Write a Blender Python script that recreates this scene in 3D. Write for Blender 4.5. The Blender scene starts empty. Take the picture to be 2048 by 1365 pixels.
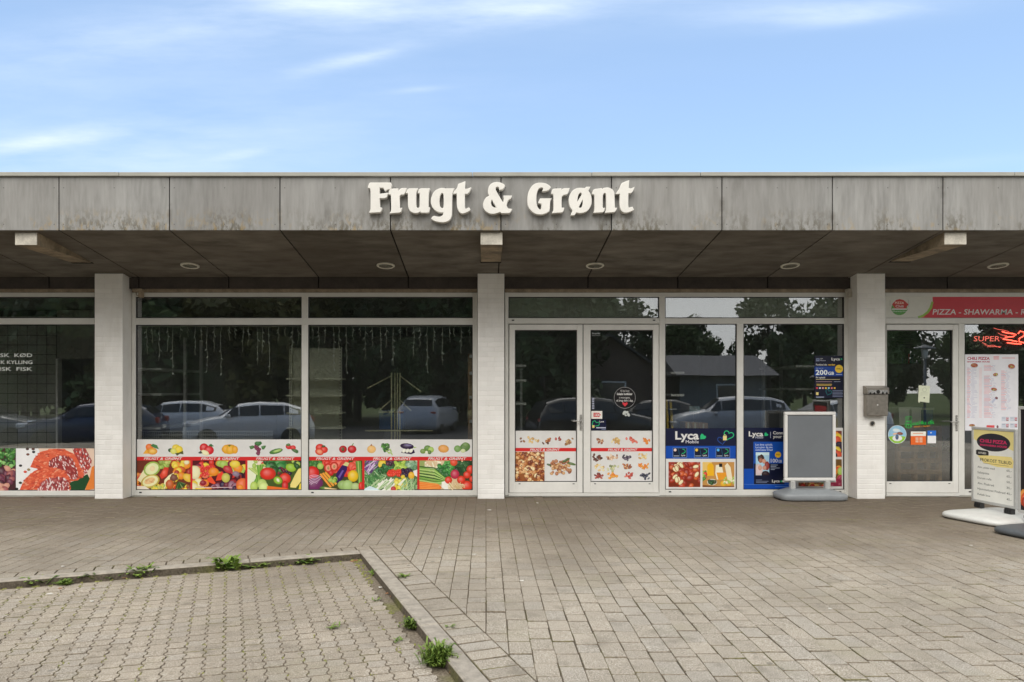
import bpy, bmesh, math, random
from mathutils import Vector, Matrix
R = math.radians
rnd = random.Random(7)
SC = bpy.context.scene
COL = SC.collection

# ------------------------------------------------------------------ camera
F, CX, HY, H, D = 1409.0, 972.0, 780.0, 1.55, 10.26      # focal length (px), axis, horizon, eye height, distance to shopfront
cam = bpy.data.cameras.new('camera'); camo = bpy.data.objects.new('camera', cam); COL.objects.link(camo)
camo.location = (0, -D, H); camo.rotation_euler = (R(90), 0, 0)
cam.sensor_width = 36; cam.lens = F / 2048 * 36
cam.shift_x = (1024 - CX) / 2048; cam.shift_y = (HY - 682.5) / 2048
cam.clip_start = .05; cam.clip_end = 2000
SC.camera = camo

# ------------------------------------------------------------------ world, sun, exposure
SUN_EL, SUN_AZ = R(50), R(196)           # azimuth clockwise from +Y
w = bpy.data.worlds.new('World'); SC.world = w; w.use_nodes = True
nt = w.node_tree; N = nt.nodes; L = nt.links
for n in list(N): N.remove(n)
def wn(t, **k):
    n = N.new(t)
    for a, b in k.items(): setattr(n, a, b)
    return n
def wmath(op, a, b=None, clamp=False):
    n = wn('ShaderNodeMath', operation=op); n.use_clamp = clamp
    for i, v in enumerate((a, b)):
        if v is None: continue
        if isinstance(v, (int, float)): n.inputs[i].default_value = v
        else: L.new(v, n.inputs[i])
    return n.outputs[0]
sky = wn('ShaderNodeTexSky', sky_type='NISHITA')
sky.sun_disc = False; sky.sun_elevation = SUN_EL; sky.sun_rotation = SUN_AZ
sky.air_density = 1.0; sky.dust_density = .12; sky.ozone_density = 1.6
tc = wn('ShaderNodeTexCoord'); sep = wn('ShaderNodeSeparateXYZ'); L.new(tc.outputs['Generated'], sep.inputs[0])
dx, dy, dz = sep.outputs
front = wmath('MAXIMUM', dy, .02)
u = wmath('DIVIDE', dx, front); v = wmath('DIVIDE', dz, front)
uv = wn('ShaderNodeCombineXYZ'); L.new(u, uv.inputs[0]); L.new(v, uv.inputs[1])
# ragged edge for the streaks
no = wn('ShaderNodeTexNoise'); no.inputs['Scale'].default_value = 5; no.inputs['Detail'].default_value = 7; no.inputs['Roughness'].default_value = .62
mp = wn('ShaderNodeMapping'); mp.inputs['Rotation'].default_value = (0, 0, R(-10)); mp.inputs['Scale'].default_value = (.8, 4.2, 1)
L.new(uv.outputs[0], mp.inputs[0]); L.new(mp.outputs[0], no.inputs['Vector'])
total = None
# streaks of high cloud: centre, length, width, tilt, strength
for (px, py, ln, wd, ang, st) in ((690, 124, 110, 16, 13, .55), (740, 112, 70, 9, 13, .2), (130, 276, 140, 18, 9, .62), (40, 290, 90, 14, 10, .3), (486, 308, 62, 9, 10, .45), (1020, 0, 340, 52, 5, .72), (1060, 30, 190, 22, 8, .3), (1650, 18, 260, 30, 4, .55), (1700, 38, 130, 12, 7, .35),
                                  (640, 0, 130, 30, -4, .7), (330, 60, 460, 70, 10, .42), (300, 260, 700, 150, 6, .22), (200, 330, 520, 70, 3, .30), (1900, 330, 420, 14, 6, .15), (830, 180, 70, 6, 5, .3)):
    m = wn('ShaderNodeMapping', vector_type='TEXTURE')
    m.inputs['Location'].default_value = ((px - CX) / F, (HY - py) / F, 0); m.inputs['Rotation'].default_value = (0, 0, R(ang)); m.inputs['Scale'].default_value = (ln / F, wd / F, 1)
    L.new(uv.outputs[0], m.inputs[0])
    ln_ = wn('ShaderNodeVectorMath', operation='LENGTH'); L.new(m.outputs[0], ln_.inputs[0])
    g = wmath('MULTIPLY', wmath('POWER', 2.718, wmath('MULTIPLY', wmath('POWER', ln_.outputs['Value'], 2.0), -1.0)), st)
    total = g if total is None else wmath('ADD', total, g)
rag = wn('ShaderNodeMapRange'); rag.inputs[1].default_value = .22; rag.inputs[2].default_value = .72; L.new(no.outputs[0], rag.inputs[0])
infront = wn('ShaderNodeMapRange'); infront.inputs[1].default_value = .05; infront.inputs[2].default_value = .35; L.new(dy, infront.inputs[0])
streak = wmath('MULTIPLY', wmath('MULTIPLY', total, rag.outputs[0]), infront.outputs[0], True)
# the grey cloud cover that the shop windows mirror (behind and above the camera)
no2 = wn('ShaderNodeTexNoise'); no2.inputs['Scale'].default_value = 2.2; no2.inputs['Detail'].default_value = 5; L.new(tc.outputs['Generated'], no2.inputs['Vector'])
cov = wn('ShaderNodeMapRange', interpolation_type='SMOOTHSTEP'); cov.inputs[1].default_value = .62; cov.inputs[2].default_value = -.1; L.new(dy, cov.inputs[0])
cover = wmath('MULTIPLY', cov.outputs[0], wmath('ADD', wmath('MULTIPLY', no2.outputs[0], .5), .62), True)
cl = wn('ShaderNodeMix', data_type='RGBA'); cl.inputs[0].default_value = 0
skyg = wn('ShaderNodeMix', data_type='RGBA', blend_type='MULTIPLY'); skyg.inputs[0].default_value = 1; L.new(sky.outputs[0], skyg.inputs[6]); skyg.inputs[7].default_value = (1.05, 1.05, 1.05, 1)
veil = wn('ShaderNodeMix', data_type='RGBA'); veil.inputs[0].default_value = .55; L.new(skyg.outputs[2], veil.inputs[6]); veil.inputs[7].default_value = (1.85, 2.68, 3.95, 1)   # thin even high haze
L.new(veil.outputs[2], cl.inputs[6]); cl.inputs[7].default_value = (6.8, 6.6, 6.3, 1); L.new(cover, cl.inputs[0])
cl2 = wn('ShaderNodeMix', data_type='RGBA'); L.new(cl.outputs[2], cl2.inputs[6]); cl2.inputs[7].default_value = (3.9, 4.45, 5.2, 1); L.new(streak, cl2.inputs[0])
bg = wn('ShaderNodeBackground'); bg.inputs['Strength'].default_value = .145; L.new(cl2.outputs[2], bg.inputs['Color'])
ow = wn('ShaderNodeOutputWorld'); L.new(bg.outputs[0], ow.inputs['Surface'])
sl = bpy.data.lights.new('sun', 'SUN'); sl.energy = 1.5; sl.angle = R(55); sl.color = (1, .95, .87)
so = bpy.data.objects.new('sun', sl); COL.objects.link(so); so.location = (0, -20, 30)
sd = Vector((math.sin(SUN_AZ) * math.cos(SUN_EL), math.cos(SUN_AZ) * math.cos(SUN_EL), math.sin(SUN_EL)))
so.rotation_euler = sd.to_track_quat('Z', 'Y').to_euler()
vs = SC.view_settings; vs.view_transform = 'Standard'; vs.look = 'None'; vs.exposure = 0.74; vs.gamma = 1; vs.use_curve_mapping = False
SC.render.engine = 'CYCLES'; SC.cycles.max_bounces = 8; SC.cycles.transparent_max_bounces = 12; SC.cycles.use_denoising = True

# ------------------------------------------------------------------ helpers
def wx(px, Y=0.0): return (px - CX) * (Y + D) / F
def wz(py, Y=0.0): return H - (py - HY) * (Y + D) / F
def lin(c): c /= 255.0; return c / 12.92 if c <= .04045 else ((c + .055) / 1.055) ** 2.4
def rgb(r, g, b, k=1.0): return (min(.9, lin(r) * k), min(.9, lin(g) * k), min(.9, lin(b) * k), 1)

class MB:
    """collects shapes into one mesh"""
    def __init__(s): s.v = []; s.f = []; s.smooth = []; s.mi = {}
    def add(s, vs, fs, smooth=False):
        o = len(s.v); s.v += [tuple(p) for p in vs]; s.f += [tuple(i + o for i in f) for f in fs]; s.smooth += [smooth] * len(fs); return s
    def box(s, x0, x1, y0, y1, z0, z1, c=0.0, M=None):
        if c <= 0:
            vs = [(x, y, z) for x in (x0, x1) for y in (y0, y1) for z in (z0, z1)]
            fs = [(0, 1, 3, 2), (4, 6, 7, 5), (0, 4, 5, 1), (2, 3, 7, 6), (0, 2, 6, 4), (1, 5, 7, 3)]
        else:
            vs = []; idx = {}
            for i, x in enumerate((x0, x1)):
                for j, y in enumerate((y0, y1)):
                    for k, z in enumerate((z0, z1)):
                        sx, sy, sz = (1 - 2 * i) * c, (1 - 2 * j) * c, (1 - 2 * k) * c
                        for a, p in enumerate(((x, y + sy, z + sz), (x + sx, y, z + sz), (x + sx, y + sy, z))):
                            idx[i, j, k, a] = len(vs); vs.append(p)
            fs = []
            for a in range(3):
                b, d = [q for q in range(3) if q != a]
                for side in (0, 1):
                    q = []
                    for (p, r) in ((0, 0), (1, 0), (1, 1), (0, 1)):
                        t = [0, 0, 0]; t[a] = side; t[b] = p; t[d] = r; q.append(idx[t[0], t[1], t[2], a])
                    fs.append(q)
                for p in (0, 1):
                    for r in (0, 1):
                        t0 = [0, 0, 0]; t0[b] = p; t0[d] = r; t1 = list(t0); t1[a] = 1
                        fs.append((idx[t0[0], t0[1], t0[2], b], idx[t1[0], t1[1], t1[2], b], idx[t1[0], t1[1], t1[2], d], idx[t0[0], t0[1], t0[2], d]))
            for i in (0, 1):
                for j in (0, 1):
                    for k in (0, 1): fs.append((idx[i, j, k, 0], idx[i, j, k, 1], idx[i, j, k, 2]))
        if M is not None: vs = [M @ Vector(p) for p in vs]
        return s.add(vs, fs)
    def prism(s, pts, z0, z1, c=0.0, cap=True, M=None, side=0):
        """outline extruded upward, optional chamfered top edge"""
        n = len(pts); area = sum(pts[i][0] * pts[(i + 1) % n][1] - pts[(i + 1) % n][0] * pts[i][1] for i in range(n))
        if area < 0: pts = pts[::-1]
        rings = [[(x, y, z0) for x, y in pts]]
        if c > 0:
            rings.append([(x, y, z1 - c) for x, y in pts])
            ins = []
            for i in range(n):
                p0, p1, p2 = Vector(pts[i - 1]), Vector(pts[i]), Vector(pts[(i + 1) % n])
                e0 = (p1 - p0).normalized(); e1 = (p2 - p1).normalized()
                nn = Vector((-e0.y - e1.y, e0.x + e1.x))
                if nn.length < 1e-6: nn = Vector((-e0.y, e0.x))
                nn.normalize(); kk = max(.35, nn.dot(Vector((-e0.y, e0.x))))
                q = p1 + nn * c / kk; ins.append((q.x, q.y, z1))
            rings.append(ins)
        else: rings.append([(x, y, z1) for x, y in pts])
        vs = [p for r in rings for p in r]; fs = []
        for k in range(len(rings) - 1):
            for i in range(n):
                j = (i + 1) % n; fs.append((k * n + i, k * n + j, (k + 1) * n + j, (k + 1) * n + i))
        if side:
            for q in range(len(fs)): s.mi[len(s.f) + q] = side
        if cap: fs.append(tuple(range((len(rings) - 1) * n, len(rings) * n))); fs.append(tuple(reversed(range(n))))
        if M is not None: vs = [M @ Vector(p) for p in vs]
        return s.add(vs, fs)
    def tube(s, pts, r, n=6, caps=True, r1=None):
        pts = [Vector(p) for p in pts]; vs = []; fs = []
        for i, p in enumerate(pts):
            t = (pts[min(i + 1, len(pts) - 1)] - pts[max(i - 1, 0)]).normalized()
            a = t.cross(Vector((0, 0, 1)) if abs(t.z) < .9 else Vector((1, 0, 0))).normalized(); b = t.cross(a)
            rr = r if r1 is None else r + (r1 - r) * i / (len(pts) - 1)
            for k in range(n):
                an = 2 * math.pi * k / n; vs.append(p + (a * math.cos(an) + b * math.sin(an)) * rr)
        for i in range(len(pts) - 1):
            for k in range(n):
                l = (k + 1) % n; fs.append((i * n + k, i * n + l, (i + 1) * n + l, (i + 1) * n + k))
        s.add(vs, fs, True)
        if caps:
            o = len(s.v) - len(vs)
            s.f += [tuple(o + k for k in reversed(range(n))), tuple(o + (len(pts) - 1) * n + k for k in range(n))]; s.smooth += [False, False]
        return s
    def lathe(s, prof, n=16, M=None, smooth=True):
        vs = []; fs = []
        for r, z in prof:
            for k in range(n):
                a = 2 * math.pi * k / n; vs.append((r * math.cos(a), r * math.sin(a), z))
        for i in range(len(prof) - 1):
            for k in range(n):
                l = (k + 1) % n; fs.append((i * n + k, i * n + l, (i + 1) * n + l, (i + 1) * n + k))
        fs.append(tuple(reversed(range(n)))); fs.append(tuple((len(prof) - 1) * n + k for k in range(n)))
        if M is not None: vs = [M @ Vector(p) for p in vs]
        return s.add(vs, fs, smooth)
    def mesh(s, name):
        m = bpy.data.meshes.new(name); m.from_pydata(s.v, [], s.f)
        m.polygons.foreach_set('use_smooth', s.smooth)
        if s.mi: m.polygons.foreach_set('material_index', [s.mi.get(i, 0) for i in range(len(s.f))])
        m.validate(); m.update(); return m

def link(name, data, mat=None, parent=None, local=False):
    """one mesh object; data in world coordinates unless local"""
    o = bpy.data.objects.new(name, data); COL.objects.link(o)
    if mat is not None and not data.materials: data.materials.append(mat)
    if parent is not None:
        o.parent = parent
        if not local: o.matrix_parent_inverse = WM(parent).inverted()
    return o
def WM(o):
    m = o.matrix_basis.copy()
    return WM(o.parent) @ o.matrix_parent_inverse @ m if o.parent else m
def put(name, mb, mat, parent=None, local=False): return link(name, mb.mesh(name), mat, parent, local)
def tag(o, label=None, cat=None, group=None, kind=None):
    if label: o['label'] = label
    if cat: o['category'] = cat
    if group: o['group'] = group
    if kind: o['kind'] = kind
    return o
def empty(name, loc=(0, 0, 0), rz=0.0):
    o = bpy.data.objects.new(name, None); COL.objects.link(o); o.location = loc; o.rotation_euler = (0, 0, rz); o.empty_display_size = .1; return o
def thing(name, label, cat, loc=(0, 0, 0), rz=0.0, group=None): return tag(empty(name, loc, rz), label, cat, group, 'thing')
def copy_tree(o, parent=None):
    c = o.copy(); COL.objects.link(c); c.parent = parent
    for ch in o.children: copy_tree(ch, c)
    return c

# ------------------------------------------------------------------ materials
class NT:
    def __init__(s, name):
        s.m = bpy.data.materials.new(name); s.m.use_nodes = True; s.t = s.m.node_tree; s.b = s.t.nodes['Principled BSDF']
        s.co = s.n('ShaderNodeTexCoord').outputs['Object']
    def n(s, t, **k):
        n = s.t.nodes.new(t)
        for a, b in k.items(): setattr(n, a, b)
        return n
    def lk(s, a, b): s.t.links.new(a, b)
    def world(s): s.co = s.n('ShaderNodeNewGeometry').outputs['Position']; return s
    def noise(s, sc, det=4, stretch=None, rough=.55, off=0.0):
        t = s.n('ShaderNodeTexNoise'); t.inputs['Scale'].default_value = sc; t.inputs['Detail'].default_value = det; t.inputs['Roughness'].default_value = rough
        mpn = s.n('ShaderNodeMapping'); mpn.inputs['Location'].default_value = (off, off * .7, off * 1.3)
        if stretch: mpn.inputs['Scale'].default_value = stretch
        s.lk(s.co, mpn.inputs[0]); s.lk(mpn.outputs[0], t.inputs['Vector']); return t.outputs[0]
    def rng(s, x, a, b, c=0.0, d=1.0):
        r = s.n('ShaderNodeMapRange'); r.inputs[1].default_value = a; r.inputs[2].default_value = b; r.inputs[3].default_value = c; r.inputs[4].default_value = d
        s.lk(x, r.inputs[0]); return r.outputs[0]
    def mix(s, fac, a, b, mode='MIX'):
        m = s.n('ShaderNodeMix', data_type='RGBA', blend_type=mode)
        for v, i in ((fac, 0), (a, 6), (b, 7)):
            if isinstance(v, (int, float)): m.inputs[i].default_value = v
            elif isinstance(v, tuple): m.inputs[i].default_value = v if len(v) == 4 else (*v, 1)
            else: s.lk(v, m.inputs[i])
        return m.outputs[2]
    def math(s, op, a, b=0.0, clamp=False):
        m = s.n('ShaderNodeMath', operation=op); m.use_clamp = clamp
        for i, v in enumerate((a, b)):
            if isinstance(v, (int, float)): m.inputs[i].default_value = v
            else: s.lk(v, m.inputs[i])
        return m.outputs[0]
    def out(s, col, rough=.6, bump=None, bs=.2, bd=.01, spec=.5, metal=0.0):
        if isinstance(col, tuple): s.b.inputs['Base Color'].default_value = col if len(col) == 4 else (*col, 1)
        else: s.lk(col, s.b.inputs['Base Color'])
        if isinstance(rough, (int, float)): s.b.inputs['Roughness'].default_value = rough
        else: s.lk(rough, s.b.inputs['Roughness'])
        s.b.inputs['Metallic'].default_value = metal; s.b.inputs['Specular IOR Level'].default_value = spec
        if bump is not None:
            bn = s.n('ShaderNodeBump'); bn.inputs['Strength'].default_value = bs; bn.inputs['Distance'].default_value = bd; s.lk(bump, bn.inputs['Height']); s.lk(bn.outputs[0], s.b.inputs['Normal'])
        return s.m

def simple(name, c, rough=.5, var=.12, sc=8.0, metal=0.0, spec=.5, bs=.1):
    t = NT(name); c = c if len(c) == 4 else (*c, 1)
    n1 = t.noise(sc, 5); n2 = t.noise(sc * 6, 3)
    k = t.math('ADD', t.rng(n1, .3, .7, 1 - var, 1 + var), t.rng(n2, .3, .7, -var * .4, var * .4))
    cc = t.mix(1.0, c, k, 'MULTIPLY')
    return t.out(cc, t.rng(n1, .3, .7, max(.02, rough - .07), min(1, rough + .07)), n2, bs, .003, spec, metal)

def m_fascia():
    t = NT('fibre_cement_fascia').world()
    oi = t.n('ShaderNodeObjectInfo').outputs['Random']
    streak = t.noise(5, 6, (1.6, 1.6, .22), .6); fine = t.noise(30, 4, (1, 1, .12)); blot = t.noise(1.1, 4, None, .5, 3)
    c = t.mix(t.rng(streak, .25, .75), (.165, .164, .157, 1), (.315, .314, .305, 1))
    c = t.mix(t.rng(fine, .3, .7, 0, .35), c, (.40, .40, .385, 1))
    c = t.mix(t.rng(blot, .35, .65, 0, .35), c, (.22, .21, .195, 1))
    sepn = t.n('ShaderNodeSeparateXYZ'); t.lk(t.co, sepn.inputs[0]); z = sepn.outputs[2]
    low = t.rng(z, 3.42, 3.72, 1, 0)
    sp = t.noise(26, 5, (1, 1, .45), .65, 5); band = t.noise(2.6, 3, (1, 1, .3), .5, 9)
    spots = t.math('MULTIPLY', t.math('MULTIPLY', t.rng(sp, .44, .57), t.rng(band, .40, .55)), low, True)
    c = t.mix(t.math('MULTIPLY', spots, .85), c, (.10, .088, .06, 1))
    alg = t.math('MULTIPLY', t.math('MULTIPLY', t.rng(t.noise(18, 4, (1, 1, .5), .6, 14), .52, .62), t.rng(t.noise(1.7, 2, None, .5, 21), .48, .6)), low, True)
    c = t.mix(t.math('MULTIPLY', alg, .55), c, (.33, .24, .11, 1))
    dark = t.math('MULTIPLY', t.rng(t.noise(3.2, 5, (1, 1, .35), .6, 31), .6, .74), .5)
    c = t.mix(dark, c, (.10, .095, .085, 1))
    fx = t.math('ABSOLUTE', t.math('SUBTRACT', t.math('FRACT', t.math('ADD', t.math('DIVIDE', t.math('SUBTRACT', sepn.outputs[0], .176), 1.3), 50.5)), .5))
    jst = t.math('MULTIPLY', t.rng(fx, .035, 0), t.math('MULTIPLY', t.rng(t.noise(2.4, 4, (.4, 1, 1), .6, 41), .5, .62), t.rng(fine, .3, .6, .5, 1)), True)
    c = t.mix(t.math('MULTIPLY', jst, .8), c, (.075, .065, .05, 1))
    c = t.mix(1.0, c, t.rng(oi, 0, 1, .9, 1.08), 'MULTIPLY')
    return t.out(c, .85, fine, .15, .004, .3)
def m_soffit():
    t = NT('weathered_soffit_board').world()
    sw = t.noise(2.2, 6, (1, 2.4, 1), .6); big = t.noise(.8, 3, None, .5, 4); oi = t.n('ShaderNodeObjectInfo').outputs['Random']
    c = t.mix(t.rng(sw, .3, .7), (.10, .091, .076, 1), (.225, .207, .178, 1))
    c = t.mix(t.rng(big, .35, .65, 0, .5), c, (.11, .092, .072, 1))
    c = t.mix(1.0, c, t.rng(oi, 0, 1, .88, 1.1), 'MULTIPLY')
    return t.out(c, .9, sw, .2, .004, .2)
def m_brick():
    t = NT('white_painted_brick').world()
    n1 = t.noise(60, 4); n2 = t.noise(3, 4); oi = t.n('ShaderNodeObjectInfo').outputs['Random']
    c = t.mix(t.rng(n2, .3, .7), (.78, .765, .73, 1), (.86, .85, .82, 1))
    ch = t.rng(t.noise(34, 3, None, .6, 8), .70, .74)
    c = t.mix(t.math('MULTIPLY', ch, .6), c, (.35, .33, .29, 1))
    c = t.mix(t.rng(t.noise(2.0, 5, (2, 2, .5), .65, 17), .5, .72, 0, .3), c, (.52, .49, .43, 1))
    c = t.mix(1.0, c, t.rng(oi, 0, 1, .95, 1.03), 'MULTIPLY')
    return t.out(c, .75, n1, .35, .003, .3)
def m_paver(name, island, warm=1.0):
    t = NT(name).world()
    g = t.n('ShaderNodeNewGeometry')
    rv = g.outputs['Random Per Island'] if island else t.n('ShaderNodeObjectInfo').outputs['Random']
    sp = t.noise(170, 2, None, .7); md = t.noise(28, 5, None, .65); big = t.noise(.65, 5, None, .6, 2); blo = t.noise(4.5, 4, None, .6, 7)
    c = t.mix(rv, (.288, .251, .195, 1), (.39, .34, .268, 1))
    c = t.mix(t.math('MULTIPLY', t.rng(rv, .78, .8), .5), c, (.27, .255, .225, 1))
    c = t.mix(t.rng(sp, .5, .66, 0, .95), c, (.66, .62, .55, 1))
    c = t.mix(t.rng(sp, .46, .32, 0, .85), c, (.08, .07, .055, 1))
    c = t.mix(t.rng(md, .3, .7, .25, 0), c, (.15, .13, .105, 1))
    c = t.mix(t.rng(big, .42, .66, 0, .5), c, (.17, .15, .12, 1))
    c = t.mix(t.rng(blo, .56, .7, 0, .45), c, (.13, .115, .09, 1))
    vo = t.n('ShaderNodeTexVoronoi'); vo.inputs['Scale'].default_value = 3.2; t.lk(t.co, vo.inputs['Vector'])
    c = t.mix(t.rng(vo.outputs['Distance'], .07, .05, 0, .55), c, (.10, .095, .085, 1))
    # canopy shade painted into the pavers by the shops, and moss tint further out
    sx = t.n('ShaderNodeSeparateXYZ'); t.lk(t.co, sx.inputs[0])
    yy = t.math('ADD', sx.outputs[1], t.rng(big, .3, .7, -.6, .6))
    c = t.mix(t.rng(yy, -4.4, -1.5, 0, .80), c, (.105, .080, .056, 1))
    c = t.mix(t.rng(t.noise(1.6, 4, None, .6, 12), .55, .75, 0, .22), c, (.19, .19, .09, 1))
    c = t.mix(1.0, c, (1.0 * warm, 1.0, 1.0 / warm, 1), 'MULTIPLY')
    return t.out(c, .88, t.math('ADD', sp, md), .5, .003, .25)
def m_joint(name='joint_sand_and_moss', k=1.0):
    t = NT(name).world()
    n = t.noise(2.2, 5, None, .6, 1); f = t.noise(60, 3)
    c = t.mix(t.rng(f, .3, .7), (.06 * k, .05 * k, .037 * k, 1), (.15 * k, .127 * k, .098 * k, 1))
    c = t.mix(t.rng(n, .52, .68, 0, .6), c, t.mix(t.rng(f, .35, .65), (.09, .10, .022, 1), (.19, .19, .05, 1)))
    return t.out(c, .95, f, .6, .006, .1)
def m_print():
    t = NT('printed_vinyl'); a = t.n('ShaderNodeAttribute', attribute_name='Col')
    n = t.noise(9, 4); c = t.mix(1.0, a.outputs['Color'], t.rng(n, .3, .7, .95, 1.03), 'MULTIPLY')
    return t.out(c, .32, None, spec=.4)
def m_glass():
    t = NT('window_glass'); t.t.nodes.remove(t.b)
    tr = t.n('ShaderNodeBsdfTransparent'); tr.inputs[0].default_value = (.96, .97, .96, 1)
    gl = t.n('ShaderNodeBsdfGlossy'); gl.inputs['Roughness'].default_value = 0.0; gl.inputs['Color'].default_value = (.95, .97, 1, 1)
    bn = t.n('ShaderNodeBump'); bn.inputs['Strength'].default_value = .02; bn.inputs['Distance'].default_value = .02; t.lk(t.noise(1.3, 2), bn.inputs['Height']); t.lk(bn.outputs[0], gl.inputs['Normal'])
    fr = t.n('ShaderNodeFresnel'); fr.inputs[0].default_value = 1.55
    mx = t.n('ShaderNodeMixShader'); t.lk(t.math('ADD', fr.outputs[0], .11, True), mx.inputs[0]); t.lk(tr.outputs[0], mx.inputs[1]); t.lk(gl.outputs[0], mx.inputs[2])
    df = t.n('ShaderNodeBsdfDiffuse'); df.inputs[0].default_value = (.62, .66, .62, 1); m2 = t.n('ShaderNodeMixShader')
    t.lk(t.rng(t.noise(2.2, 5, (1, 1, .5), .6), .3, .75, .004, .02), m2.inputs[0]); t.lk(mx.outputs[0], m2.inputs[1]); t.lk(df.outputs[0], m2.inputs[2])
    t.lk(m2.outputs[0], t.t.nodes['Material Output'].inputs[0]); return t.m
def m_emit(name, c, st):
    t = NT(name); t.b.inputs['Emission Color'].default_value = (*c, 1); t.b.inputs['Emission Strength'].default_value = st; t.b.inputs['Base Color'].default_value = (*c, 1); return t.m
def m_leaf(name, a, b):
    t = NT(name); g = t.n('ShaderNodeNewGeometry'); oi = t.n('ShaderNodeObjectInfo').outputs['Random']
    c = t.mix(g.outputs['Random Per Island'], (*a, 1), (*b, 1)); c = t.mix(1.0, c, t.rng(oi, 0, 1, .75, 1.2), 'MULTIPLY')
    t.b.inputs['Transmission Weight'].default_value = 0
    return t.out(c, .55, None, spec=.3)
def m_asphalt():
    t = NT('asphalt').world(); n = t.noise(90, 3); b = t.noise(.7, 4)
    c = t.mix(t.rng(n, .3, .7), (.035, .035, .036, 1), (.085, .083, .08, 1)); c = t.mix(t.rng(b, .35, .65, 0, .4), c, (.09, .087, .08, 1))
    return t.out(c, .9, n, .5, .004, .25)
def m_grass():
    t = NT('grass_ground').world(); n = t.noise(3, 6); f = t.noise(40, 3)
    return t.out(t.mix(t.rng(t.math('ADD', n, t.math('MULTIPLY', f, .5)), .5, 1), (.03, .05, .014, 1), (.085, .115, .035, 1)), .95, f, .6, .02, .1)
def m_tile():
    t = NT('white_wall_tile').world(); n = t.noise(3, 3)
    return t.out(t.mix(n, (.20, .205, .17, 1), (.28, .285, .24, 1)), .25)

M_FASCIA, M_SOFFIT, M_BRICK = m_fascia(), m_soffit(), m_brick()
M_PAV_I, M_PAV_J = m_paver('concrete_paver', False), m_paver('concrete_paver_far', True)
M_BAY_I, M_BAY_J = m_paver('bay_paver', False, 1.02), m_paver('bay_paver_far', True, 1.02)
M_JOINT, M_PRINT, M_GLASS, M_ASPH, M_GRASS, M_TILE = m_joint(), m_print(), m_glass(), m_asphalt(), m_grass(), m_tile()
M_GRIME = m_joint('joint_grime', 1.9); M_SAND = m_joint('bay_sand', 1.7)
M_FRAME = simple('pale_grey_frame_paint', (.70, .695, .655), .42, .05, 3)
M_DOOR = simple('door_leaf_paint', (.75, .74, .70), .38, .05, 3)
M_TRIM = simple('roof_edge_metal', (.34, .335, .295), .5, .1, 2)
M_KERB = simple('kerb_concrete', (.30, .27, .225), .9, .25, 14, bs=.6)
M_WOODW = simple('white_painted_beam', (.52, .49, .42), .7, .25, 9)
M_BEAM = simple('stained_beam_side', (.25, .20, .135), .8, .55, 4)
M_WOODR = simple('tan_packing_strip', (.34, .27, .19), .7, .3, 7)
M_DARK = simple('dark_gap', (.012, .011, .010), .9, .1)
M_FRIEZE = simple('dark_frieze_board', (.058, .048, .042), .85, .3, 5)
M_LETTER = simple('cream_letter_face', (.72, .705, .66), .45, .05, 6)
M_STEEL = simple('brushed_steel', (.30, .275, .24), .36, .1, 20, metal=.9)
M_CHROME = simple('handle_steel', (.55, .54, .52), .28, .05, 20, metal=.9)
M_BLACK = simple('black_plastic', (.016, .016, .017), .45, .1)
M_WHITE = simple('white_plastic', (.72, .715, .69), .45, .05)
M_ALU = simple('silver_aluminium', (.50, .505, .49), .4, .06, 10, metal=.25)
M_GREYP = simple('grey_plastic_base', (.24, .26, .275), .42, .08, 6)
M_DGREYP = simple('dark_grey_plastic_base', (.085, .095, .105), .5, .1, 6)
M_LGREYP = simple('light_grey_plastic_base', (.60, .61, .59), .5, .08, 6)
M_PANEL = simple('grey_sign_panel', (.155, .17, .185), .38, .06, 2)
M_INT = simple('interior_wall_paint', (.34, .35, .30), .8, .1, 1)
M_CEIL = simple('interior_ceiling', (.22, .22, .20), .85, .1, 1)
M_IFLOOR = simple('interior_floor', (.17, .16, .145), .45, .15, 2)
M_SHELFG = simple('grey_green_shelf', (.52, .53, .40), .55, .08, 5)
M_SHELFW = simple('white_shelf', (.66, .67, .63), .45, .05, 5)
M_ROOF = simple('roof_felt', (.07, .07, .07), .9, .2, 3)
M_CARD = simple('cardboard', (.42, .27, .12), .8, .12, 6)
M_WOOD = simple('pallet_wood', (.30, .20, .11), .75, .3, 9)
M_BLUE = simple('blue_plastic', (.02, .10, .27), .4, .08)
M_YEL = simple('yellow_plastic', (.62, .44, .05), .45, .08)
M_WEED = m_leaf('weed_leaf', (.06, .115, .018), (.19, .27, .05))
M_MOSS = m_leaf('moss_tuft', (.13, .15, .03), (.25, .24, .06))
M_FROST = simple('frosted_panel', (.40, .42, .34), .6, .06, 2)

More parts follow.
